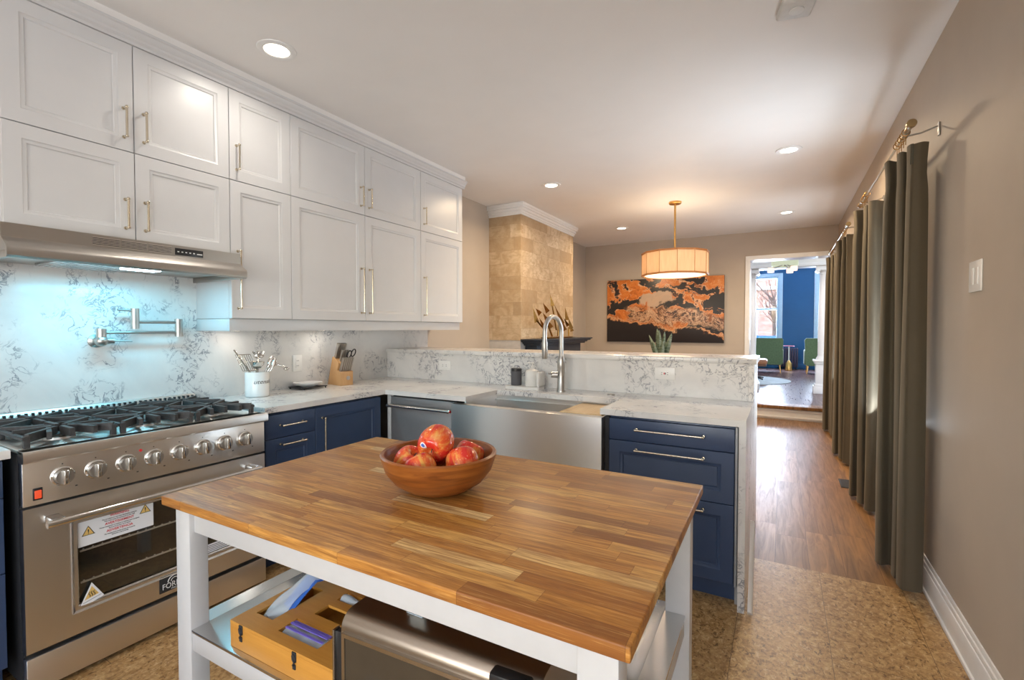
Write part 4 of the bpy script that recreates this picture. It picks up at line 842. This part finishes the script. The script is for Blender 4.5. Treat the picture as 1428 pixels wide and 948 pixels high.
g = stick(G(), C3(-.03, -.01, .012), C3(.0, .07, .18)); g.tube([C3(.0, .07, .18), C3(.004, .088, .215), C3(.008, .105, .25)], [.006, .019, .008], 10, .35); utens('serving_spoon', 'steel serving spoon leaning right in the crock', g)
g = stick(G(), C3(-.02, .02, .012), C3(.025, .075, .16)); g.tube([C3(.025, .075, .16), C3(.03, .095, .205), C3(.033, .105, .235)], [.005, .016, .006], 10, .3); utens('slotted_spoon', 'narrow steel spoon leaning right behind the tongs', g)
g = G().tube(spline([C3(-.03, .03, .012), C3(.0, .07, .15), C3(.015, .105, .19), C3(.02, .15, .185), C3(.022, .185, .165)], 6), .0085, 10).ball(C3(.022, .19, .162), .017, 14, (1, 1.2, .7)); utens('tongs', 'curved steel utensil drooping out of the right of the crock', g)
# plates on a trivet
px_, py_ = .11, 2.235
tv = thing('trivet', 'black wire trivet under the white plate', 'trivet', (px_, py_, z0)); g = G().box(px_ - .085, px_ + .085, py_ - .10, py_ + .10, z0 + .01, z0 + .016, .003); obj('tray', g, M['black'], tv)
for sx in (-.075, .075):
    for sy in (-.09, .09): obj('foot', G().cyl((px_ + sx, py_ + sy, z0), (px_ + sx, py_ + sy, z0 + .011), .006, n=10), M['black'], tv)
for k, lab in enumerate(('lower white plate of the pair on the black trivet', 'upper white plate of the pair on the black trivet')):
    zz = z0 + .0165 + k * .008; tag(obj('plate', G().lathe([(0, zz), (.055, zz), (.06, zz + .004), (.10, zz + .017), (.10, zz + .0195), (.058, zz + .0075), (0, zz + .0065)], (px_, py_, 0), 40), M['platew']), lab, 'plate', 'plates on the trivet')
# knife block, facing the room at an angle
kb = thing('knife_block', 'light maple knife block in the counter corner', 'knife block', (.119, 2.512, z0), -9)
KS = .95
def kp(pts, y0, y1): return G().prism([(p[0] * KS, p[1]) for p in pts], y0, y1, 'y').bevel_all(.003, 2)
obj('body', kp([(-.09, 0), (.005, 0), (.075, .168), (-.015, .215)], -.052, .052), M['maple'], kb, world=False); obj('front_block', kp([(.004, 0), (.10, 0), (.10, .104), (.05, .114)], -.052, .052), M['maple'], kb, world=False)
obj('emblem', G().cyl((.0995 * KS, .012, .055), (.1012 * KS, .012, .055), .016, n=24), M['nick'], kb, world=False)
km = Matrix.Translation((.119, 2.512, z0)) @ Matrix.Rotation(math.radians(-9), 4, 'Z')
def knife(lab, x, y, z, l, w, th):
    d = Vector((.42, 0, .907)); u = Vector((.907, 0, -.42)); p = Vector((x, y, z))
    o_ = thing('kitchen_knife', lab, 'knife', km @ p, -9, 'knives in the maple block'); g = G()
    A = [p + d * 0 + u * -w, p + d * l * .5 + u * -w * .85, p + d * l + u * -w * 1.15, p + d * (l + .004) + u * w * .9, p + d * l * .55 + u * w * .8, p + u * w]
    g.prism([(q.x, q.z) for q in A], y - th, y + th, 'y').bevel_all(.0025, 2); g.tf(Matrix.Translation(-p)); obj('handle', g, M['nick'], o_, world=False)
    g = G().prism([(q.x, q.z) for q in (p - d * .035 - u * w * .8, p + d * .001 - u * w * .8, p + d * .001 + u * w * .8, p - d * .035 + u * w * .8)], y - .001, y + .001, 'y'); g.tf(Matrix.Translation(-p)); obj('blade', g, M['chrome'], o_, world=False)
row = [('leftmost', -.036), ('second', -.018), ('third', 0), ('fourth', .018), ('rightmost', .036)]
for nme, yy in row[:4]: knife('%s tall steel-handled knife in the upper row of the block' % nme, .002, yy, .2085, .118, .0135, .0074)
for k, yy in enumerate((-.022, .0, .022)): knife('%s short steel-handled knife in the second row of the block' % ('left', 'middle', 'right')[k], .044, yy, .1815, .092, .010, .0066)
for k in range(6): knife('steak knife in the lower row of the block, %s from the left' % ('first', 'second', 'third', 'fourth', 'fifth', 'last')[k], .073, -.041 + k * .0164, .1105, .108, .009, .0054)
sc_ = thing('kitchen_scissors', 'black-handled kitchen scissors in the knife block', 'scissors', km @ Vector((.058, .038, .184)), -9); g = G()
for s in (-1, 1): g.tube([(.03 + .014 * math.cos(a) + .010, s * .018 + .017 * math.sin(a), .05 + .028 * math.cos(a) + (.01 if s > 0 else 0)) for a in [2 * PI * k / 18 for k in range(19)]], .0045, 8)
obj('handle', g, M['black'], sc_, world=False); obj('blade', G().tube([(-.01, 0, -.03), (.02, .0, .03)], .005, 8), M['chrome'], sc_, world=False)

# ------------------------------------------------------------------ ceiling fixtures
for (x, y), lab, pw in (((.772, 1.568), 'recessed ceiling light nearest the viewer, above the range side', 5), ((3.108, 4.498), 'recessed ceiling light near the curtain rod finial', 26), ((1.026, 4.409), 'recessed ceiling light in front of the stone chimney', 26), ((3.107, 6.889), 'recessed ceiling light above the curtains at the far end', 24), ((1.037, 6.794), 'recessed ceiling light between chimney and pendant lamp', 24)):
    t = thing('recessed_light', lab, 'ceiling light', (x, y, CZ), group='recessed ceiling lights')
    obj('trim_ring', G().lathe([(.060, CZ - .001), (.096, CZ - .001), (.094, CZ - .006), (.070, CZ - .010), (.062, CZ - .006), (.060, CZ - .001)], (x, y, 0), 40), M['trim'], t)
    obj('lens', G().lathe([(0, CZ - .001), (.0605, CZ - .001), (.0605, CZ - .004), (.04, CZ - .007), (0, CZ - .008)], (x, y, 0), 32), M['lensm'], t)
    area('recessed_lamp', (x, y, CZ - .02), (0, 0, 0), .12, .12, pw * (1 if y < 3 else .9), NEUT if y < 3 else WARM, 'DISK', 160)
sm = thing('smoke_detector', 'grey square smoke detector on the ceiling at the top edge', 'smoke detector', (3.12, 2.50, CZ), 12)
g = G().box(-.07, .07, -.07, .07, -.03, -.001, .012, 4); obj('housing', g, plain('detector_plastic', (.62, .61, .58), .5), sm, world=False)
obj('button', G().lathe([(0, -.0295), (.03, -.0295), (.03, -.034), (.026, -.036), (0, -.036)], (0, 0, 0), 28), plain('detector_button', (.70, .69, .66), .5), sm, world=False)
# pendant
px, py = 1.99, 5.704; pd = thing('pendant_lamp', 'large faceted drum pendant with glowing veneer shade', 'pendant lamp', (px, py, CZ))
obj('canopy', G().lathe([(0, CZ - .001), (.07, CZ - .001), (.07, CZ - .018), (.062, CZ - .026), (0, CZ - .026)], (px, py, 0), 32), M['gold'], pd)
obj('rod', G().cyl((px, py, CZ - .025), (px, py, 2.20), .011, n=16), M['gold'], pd)
N = 12; SR = .365; s0, s1 = 1.955, 2.215
def ngon(r): return [(px + r * math.cos(2 * PI * (k + .5) / N), py + r * math.sin(2 * PI * (k + .5) / N)) for k in range(N)]
g = G(); po, pi_ = ngon(SR), ngon(SR - .004)
vo = [[g.bm.verts.new((p[0], p[1], z)) for p in po] for z in (s0, s1)]; vi = [[g.bm.verts.new((p[0], p[1], z)) for p in pi_] for z in (s0, s1)]
g.bridge(vo[0], vo[1]); g.bridge(vi[1], vi[0]); g.bridge(vo[1], vi[1]); g.bridge(vi[0], vo[0]); obj('shade', g, M['veneer'], pd, smooth=10)
ms_ = plain('veneer_seam', (.50, .27, .10), .5); g = G()
for p, q in zip(ngon(SR + .001), ngon(SR - .002)): g.cyl((p[0], p[1], s0 + .006), (p[0], p[1], s1 - .006), .0035, n=8)
obj('seam', g, ms_, pd, 'thin darker seams between the veneer facets')
mo = wood('pendant_frame_wood', (.42, .16, .045), (.52, .22, .07), 'x', .4)
for z in (s0 - .004, s1 - .014):
    g = G(); a, b = ngon(SR + .008), ngon(SR - .012)
    A_ = [[g.bm.verts.new((p[0], p[1], zz)) for p in a] for zz in (z, z + .018)]; B_ = [[g.bm.verts.new((p[0], p[1], zz)) for p in b] for zz in (z, z + .018)]
    g.bridge(A_[0], A_[1]); g.bridge(B_[1], B_[0]); g.bridge(A_[1], B_[1]); g.bridge(B_[0], A_[0]); obj('frame_ring', g, mo, pd, 'orange wood rim', smooth=10)
obj('diffuser', G().prism(ngon(SR - .03), s0 + .002, s0 + .006), emit('pendant_diffuser', (1, .82, .58), 2.2), pd, 'glowing white diffuser')
g = G()
for k in range(3): a = 2 * PI * k / 3; g.cyl((px, py, 2.19), (px + (SR - .012) * math.cos(a), py + (SR - .012) * math.sin(a), 2.205), .005, n=8)
obj('spider', g, M['gold'], pd)
pl = bpy.data.lights.new('pendant_bulb', 'POINT'); pl.energy = 16; pl.color = (1, .78, .54); pl.shadow_soft_size = .09; o = bpy.data.objects.new('pendant_bulb', pl); COL.objects.link(o); o.location = (px, py, 2.14)
area('pendant_down', (px, py, s0 - .01), (0, 0, 0), .6, .6, 9, WARM, 'DISK')

# ------------------------------------------------------------------ dining side
t = thing('abstract_painting', 'wide abstract black and orange painting on the far wall', 'painting', (.416, YF - .04, 1.12))
obj('canvas', G().box(0, 1.872, 0, .036, 0, 1.052, .002), M['art'], t, world=False)
obj('canvas_edge', G().box(-.002, 1.874, .01, .038, -.002, 1.054, .001), M['ink'], t, world=False)
g = G().wallbox(.001, .437, 4.845, 6.419, 1.206, 2.672, [], 'y'); struct('chimney_breast', g, M['stone'], 'tall travertine tiled chimney breast', 'chimney')
struct('chimney_base', G().box(.001, .43, 4.85, 6.414, 0, 1.2055), plain('surround_white', (.55, .52, .48), .5), 'pale lower fireplace surround under the stone', 'chimney')
g = G()
for dz0, dz1, o_ in ((0, .02, .012), (.02, .045, .02), (.045, .075, .034), (.075, .10, .05), (.10, .13, .058)):
    g.box(.001, .437 + o_, 4.845 - o_, 6.419 + o_, 2.668 + dz0, 2.668 + dz1, .004)
struct('trim_6', g, M['trim'], 'white crown moulding around the chimney top', 'moulding')
mt = thing('fireplace_mantel', 'dark navy fireplace mantel with stepped moulding', 'mantel', (.58, 5.63, 0))
g = G()
for z0_, z1_, x, e in ((1.203, 1.222, .735, 0), (1.185, 1.203, .715, .02), (1.165, 1.185, .68, .05), (1.145, 1.165, .655, .08)): g.box(.4375, x, 4.83 + e, 6.43 - e, z0_, z1_, .005)
obj('shelf', g, M['navyd'], mt); obj('frieze', G().box(.4375, .60, 4.95, 6.31, .98, 1.145, .004), M['navyd'], mt)
for yy in (4.97, 6.09): obj('pilaster', G().box(.4375, .62, yy, yy + .2, 0, .98, .006).box(.4375, .64, yy - .015, yy + .215, 0, .16, .006), M['navyd'], mt)
sp = thing('brass_sculpture', 'jagged brass sail sculpture on the fireplace mantel', 'sculpture', (.60, 5.4, 1.2225)); g = G().box(.55, .65, 5.15, 5.9, 1.2225, 1.24, .006); obj('base', g, M['brass'], sp)
SH = [(743, 428, 748, 447, .25), (757, 422, 763, 432, .5), (767, 410, 770, 425, .5), (773, 425, 784, 449, .7), (788, 428, 790, 445, .7), (792, 441, 796, 456, .7), (752, 443, 759, 456, .4), (757, 436, 762, 444, .4), (747, 430, 752, 434, .3), (764, 446, 768, 454, .4), (795, 452, 797, 460, .6), (780, 440, 787, 458, .6), (786, 443, 791, 452, .6)]
CF = cam.matrix_basis.copy()
def pix(px_, py_, x):
    F = 662.95; dl = Vector(((px_ - 714) / F, -(py_ - 474) / F, -1)); d = Matrix.Rotation(math.radians(29.663), 3, 'Z') @ (Matrix.Rotation(math.radians(88.599), 3, 'X') @ dl); return Vector(cam.location) + d * ((x - cam.location.x) / d.x)
rr = random.Random(3)
for ax, ay, bx_, by_, wgt in SH:
    xx = .60 + rr.uniform(-.04, .05); p, q = pix(ax, ay, xx), pix(bx_, by_, xx); d = q - p; L_ = d.length; w_ = .05 + .02 * rr.random()
    perp = Vector((0, d.z, -d.y)).normalized() * (w_ if d.y < 0 else -w_) * -1
    g = G(); V = [p, q + perp * .9, q - perp * .25, q + Vector((.035, 0, -.01))]; vv = [g.bm.verts.new(v) for v in V]
    for f in ((0, 1, 3), (0, 3, 2), (1, 2, 3), (0, 2, 1)): g.bm.faces.new([vv[i] for i in f])
    obj('sail', g, M['brass'], sp, smooth=5)
def rod(a, b, r=.008): return G().cyl(a, b, r, r * .8, 8)
base_ = Vector((.60, 5.55, 1.235))
for ax, ay, bx_, by_ in ((757, 457, 766, 442), (783, 470, 782, 456), (793, 471, 793, 456), (778, 470, 779, 452), (770, 470, 764, 452), (766, 442, 784, 449), (748, 446, 757, 457), (776, 460, 770, 424)):
    obj('rod', rod(pix(ax, min(ay, 468.5), .60), pix(bx_, by_, .60), .012), M['brass'], sp)
# dining table under the pendant carries the snake plant
dt = thing('dining_table', 'wooden dining table under the pendant lamp, hidden behind the bar ledge', 'table', (1.9, 5.65, 0))
obj('tabletop', G().box(1.35, 2.45, 4.8, 6.5, .72, .755, .006), M['floorw'], dt)
for xx in (1.42, 2.38):
    for yy in (4.88, 6.42): obj('leg', G().box(xx - .035, xx + .035, yy - .035, yy + .035, 0, .72, .004), M['floorw'], dt)
sx0, sy0 = 1.845, 5.70; sn = thing('snake_plant', 'snake plant whose striped leaf tips show above the bar ledge', 'plant', (sx0, sy0, .7555))
obj('pot', G().lathe([(0, .756), (.08, .756), (.105, .9), (.11, .93), (.10, .93), (.095, .915), (0, .915)], (sx0, sy0, 0), 32), M['cream'], sn); obj('soil', G().cyl((sx0, sy0, .9151), (sx0, sy0, .92), .094, n=28), M['iron'], sn)
tl = NT('snake_leaf'); xx_, yy_, zz_ = tl.sep(); f = tl.noise(9, 3, .6, .5, v=tl.mapping((1, 1, 5))); ml = tl.fin(tl.ramp(f, [(.40, (.045, .075, .045)), (.5, (.17, .21, .15)), (.6, (.07, .11, .065))]), .4)
for (tx_, ty_, tz, w_) in ((-.145, 0, 1.27, .028), (-.055, .02, 1.345, .036), (-.02, -.03, 1.325, .03), (.03, .03, 1.31, .028), (.115, .0, 1.29, .036), (.09, .04, 1.22, .03), (-.09, -.04, 1.19, .03), (.03, -.05, 1.20, .03)):
    def lf(u, v): 
        ww = w_ * (math.sin(PI * min(.98, .12 + .86 * u)) ** .7) * (1 if u < .98 else .3); c = Vector((sx0 + tx_ * (.18 + .82 * u ** 1.2), sy0 + ty_, .90 + (tz - .90) * u)); return c + Vector((ww * (v * 2 - 1), .012 * (abs(v * 2 - 1)) + .004 * math.sin(8 * u), 0))
    obj('leaf', G().grid(lf, 14, 4, .004), ml, sn)
# curtains
PATH = [(0, .005), (-.028, -.01), (-.062, -.012), (-.082, .0), (-.078, .055), (-.032, .085), (-.05, .125), (-.09, .115), (-.102, .165), (-.06, .215), (-.085, .265), (-.128, .25), (-.138, .315), (-.09, .36), (-.06, .33)]
def curtain(lab, x0, y0, sx, sy, seed, zt, zb):
    t = thing('curtain', lab, 'curtain', (x0 - .07, y0 + .17, zb), group='olive velvet curtains'); rr = random.Random(seed); ph = rr.uniform(0, 6)
    P = [(x0 + a * sx + rr.uniform(-.006, .006), y0 + b * sy + rr.uniform(-.008, .008), 0) for a, b in PATH]
    Q = spline(P, 8); m = len(Q) - 1; xm = x0 - .065; ym_ = y0 + .17 * sy; nv = 30
    def f(u, v):
        a = u * m; i = min(int(a), m - 1); p = Q[i].lerp(Q[i + 1], a - i); z = zb + (zt - zb) * v + .003 * math.sin(u * 25 + ph) * (1 if v > .9 else .4)
        tq = max(0, (v - .90) / .10); s = 1 - .12 * math.exp(-((v - .945) / .035) ** 2); fl = 1 + .10 * (1 - v)
        return Vector((xm + (p.x - xm) * s + .005 * math.sin(4 * v + u * 11 + ph), ym_ + (p.y - ym_) * fl + .012 * math.sin(2.6 * v + ph + u * 5) * (1 - v), z))
    obj('fabric', G().grid(f, m, nv, .004), M['curtain'], t, smooth=60)
    hm = plain('olive_velvet_hem', (.060, .060, .045), .9) if 'olive_velvet_hem' not in bpy.data.materials else bpy.data.materials['olive_velvet_hem']
    def f2(u, v):
        p = f(u, .955 + .045 * v); q = f(min(1, u + .004), .955 + .045 * v) - f(max(0, u - .004), .955 + .045 * v); nrm = Vector((q.y, -q.x, 0)).normalized(); return p + nrm * .0032
    obj('heading', G().grid(f2, m, 3, .002), hm, t, 'darker heading band', smooth=60); return t
RZ = 2.335; RXX = 3.612
curtain('nearest olive velvet curtain beside the bare right wall', 3.70, 3.045, 1, 1, 1, 2.262, .025)
curtain('second olive velvet curtain from the viewer, with a pale fold', 3.70, 4.27, 1, 1, 5, 2.262, .025)
curtain('third olive velvet curtain from the viewer, by the floor register', 3.70, 5.66, 1, 1.3, 9, 2.262, .025)
curtain('farthest olive velvet curtain beside the living room opening', 3.70, 7.0, 1, 1.4, 4, 2.262, .025)
for ya, yb, lab in ((2.96, 4.72, 'brass curtain rod nearest the viewer with a round finial'), (5.5, 7.5, 'brass curtain rod farther along the right wall')):
    t = thing('curtain_rod', lab, 'curtain rod', (RXX, (ya + yb) / 2, RZ)); obj('rod', G().cyl((RXX, ya + .1, RZ), (RXX, yb - .1, RZ), .0085, n=14), M['finial'], t)
    for ye, s in ((ya, 1), (yb, -1)):
        g = G().cyl((RXX, ye + s * .1, RZ), (RXX, ye + s * .035, RZ), .012, .0125, n=18).cyl((RXX, ye + s * .035, RZ), (RXX, ye + s * .01, RZ), .0125, .019, n=20).lathe([(0, -.011), (.018, -.011), (.0205, -.008), (.0205, .008), (.018, .011), (0, .011)], (RXX, ye, RZ), 24, 'y'); obj('finial', g, M['finial'], t)
        yb_ = ye + s * .135; g = G().tube([(RXX, yb_, RZ - .014), (RXX + .06, yb_, RZ - .01), (XW - .006, yb_, RZ + .012)], .0045, 8).box(XW - .008, XW - .001, yb_ - .012, yb_ + .012, RZ - .035, RZ + .03, .002).lathe([(.0095, -.008), (.015, -.008), (.015, .008), (.0095, .008)], (RXX, yb_, RZ), 18, 'y'); obj('bracket', g, M['nick'], t)
    for yc in ((3.08, 3.13, 3.18, 3.24, 3.29, 4.35, 4.42, 4.48, 4.55) if ya < 4 else (5.68, 5.76, 5.84, 5.92, 7.08, 7.17, 7.26, 7.34)):
        g = G().tube([(RXX + .017 * math.cos(a), yc + .002 * math.sin(2 * a), RZ + .017 * math.sin(a)) for a in [2 * PI * k / 16 for k in range(17)]], .0022, 6).tube([(RXX, yc, RZ - .017), (RXX, yc, RZ - .062)], .002, 6); obj('ring', g, M['brass'], t)
vn = thing('floor_vent', 'dark metal floor register by the third curtain', 'vent', (3.57, 4.96, 0)); obj('frame', G().box(3.53, 3.63, 4.84, 5.10, .0005, .006, .001), M['dark'], vn); g = G()
for k in range(12): g.box(3.54, 3.62, 4.855 + k * .02, 4.863 + k * .02, .006, .0075)
obj('louver', g, M['iron'], vn)

# ------------------------------------------------------------------ living room furniture
def chair(x, y, rz, lab):
    t = thing('armchair', lab, 'armchair', (x, y, .2), rz, 'green velvet armchairs'); g = G().prism([(-.30, .22), (-.34, .85), (-.30, .90), (.30, .90), (.34, .85), (.30, .22)], .22, .33, 'y').bevel_all(.03, 3); obj('backrest', g, M['green'], t, world=False)
    obj('seat', G().box(-.29, .29, -.33, .22, .20, .42, .04, 3), M['green'], t, world=False)
    for s in (-1, 1): obj('armrest', G().box(*sorted((s * .28, s * .34)), -.32, .26, .22, .60, .03, 3), M['green'], t, world=False)
    for sx in (-.26, .26):
        for sy in (-.26, .26): obj('leg', G().cyl((sx, sy, .20), (sx * 1.08, sy * 1.08, .0), .018, .011, 12), M['gold'], t, world=False)
# chairs turn their backs to the kitchen: local back side +y faces -y in the room
chair(2.765, 14.25, 180, 'green velvet armchair seen from behind, left of the pink table'); chair(3.90, 14.25, 180, 'green velvet armchair seen from behind, half behind the column')
st_ = thing('side_table', 'small pink-topped side table between the green chairs', 'side table', (3.235, 14.9, .2))
obj('tabletop', G().lathe([(0, .86), (.13, .86), (.135, .868), (.13, .878), (0, .882)], (3.235, 14.9, 0), 28), plain('pink_enamel', (.55, .16, .22), .35), st_); obj('stem', G().cyl((3.235, 14.9, .48), (3.235, 14.9, .861), .014, n=12), M['trim'], st_); obj('base', G().lathe([(0, .2), (.085, .2), (.09, .22), (.075, .40), (.03, .46), (.014, .48), (0, .48)], (3.235, 14.9, 0), 28), M['gold'], st_)
ra = thing('radiator', 'dark radiator under the blue wall behind the side table', 'radiator', (3.2, 15.45, .2)); g = G()
for k in range(9): g.box(2.98 + k * .055, 3.022 + k * .055, 15.36, 15.50, .26, .80, .015, 3)
obj('fins', g, plain('radiator_plum', (.07, .05, .09), .5), ra); obj('feet', G().box(3.0, 3.03, 15.4, 15.46, .2005, .27).box(3.4, 3.43, 15.4, 15.46, .2005, .27), M['dark'], ra)
ot = thing('ottoman', 'tan leather ottoman on a black swivel base, cut by the quartz ledge', 'ottoman', (2.50, 11.9, .2))
obj('cushion', G().box(2.18, 2.80, 11.62, 12.18, .55, .67, .05, 4), plain('tan_leather', (.34, .14, .06), .4, bump=.1), ot); obj('shell', G().box(2.2, 2.78, 11.64, 12.16, .515, .55, .012), wood('walnut_shell', (.10, .04, .015), (.16, .07, .03)), ot); obj('pole', G().cyl((2.5, 11.9, .25), (2.5, 11.9, .515), .03, n=16), M['dark'], ot)
for k in range(4): a = PI / 4 + k * PI / 2; obj('leg', G().tube([(2.5, 11.9, .275), (2.5 + .15 * math.cos(a), 11.9 + .15 * math.sin(a), .262), (2.5 + .3 * math.cos(a), 11.9 + .3 * math.sin(a), .236)], .016, 8), M['dark'], ot)
tag(obj('rug', G().lathe([(0, .2005), (1.03, .2005), (1.03, .214), (1.0, .216), (0, .216)], (2.22, 11.75, 0), 56), plain('wool_rug', (.50, .56, .58), .9, var=.15, scale=8)), 'round pale rug under the tan ottoman', 'rug')
lf_ = thing('flush_ceiling_light', 'pale glass drum ceiling light seen through the opening', 'ceiling light', (3.1, 9.3, LZ)); fx_, fy_ = 3.1, 9.3
obj('canopy', G().cyl((fx_, fy_, LZ - .001), (fx_, fy_, LZ - .03), .07, n=24).cyl((fx_, fy_, LZ - .03), (fx_, fy_, 2.52), .012, n=12), M['nick'], lf_)
obj('shade', G().lathe([(.19, 2.40), (.20, 2.40), (.20, 2.52), (.19, 2.52), (.19, 2.40)], (fx_, fy_, 0), 36), emit('pale_green_glass', (.80, .86, .62), .8), lf_); obj('shade_cap', G().cyl((fx_, fy_, 2.515), (fx_, fy_, 2.521), .19, n=36), M['trim'], lf_)
for k in range(3):
    a = 3.3 + k * 2.09; ex, ey = fx_ + .21 * math.cos(a), fy_ + .21 * math.sin(a); ar = obj('arm', G().tube([(fx_, fy_, 2.44), (fx_ + .12 * math.cos(a), fy_ + .12 * math.sin(a), 2.385), (ex, ey, 2.38)], .009, 8).cyl((fx_, fy_, 2.40), (fx_, fy_, 2.52), .012, n=10), M['nick'], lf_)
    obj('lamp_shade', G().lathe([(0, 2.30), (.05, 2.30), (.052, 2.31), (.052, 2.365), (.045, 2.378), (0, 2.38)], (ex, ey, 0), 20), emit('small_lamp_glass%d' % k, (1, .74, .62), 1.6), ar)
area('hall_lamp', (fx_, fy_, 2.28), (0, 0, 0), .4, .4, 12, (1, .9, .85), 'DISK')
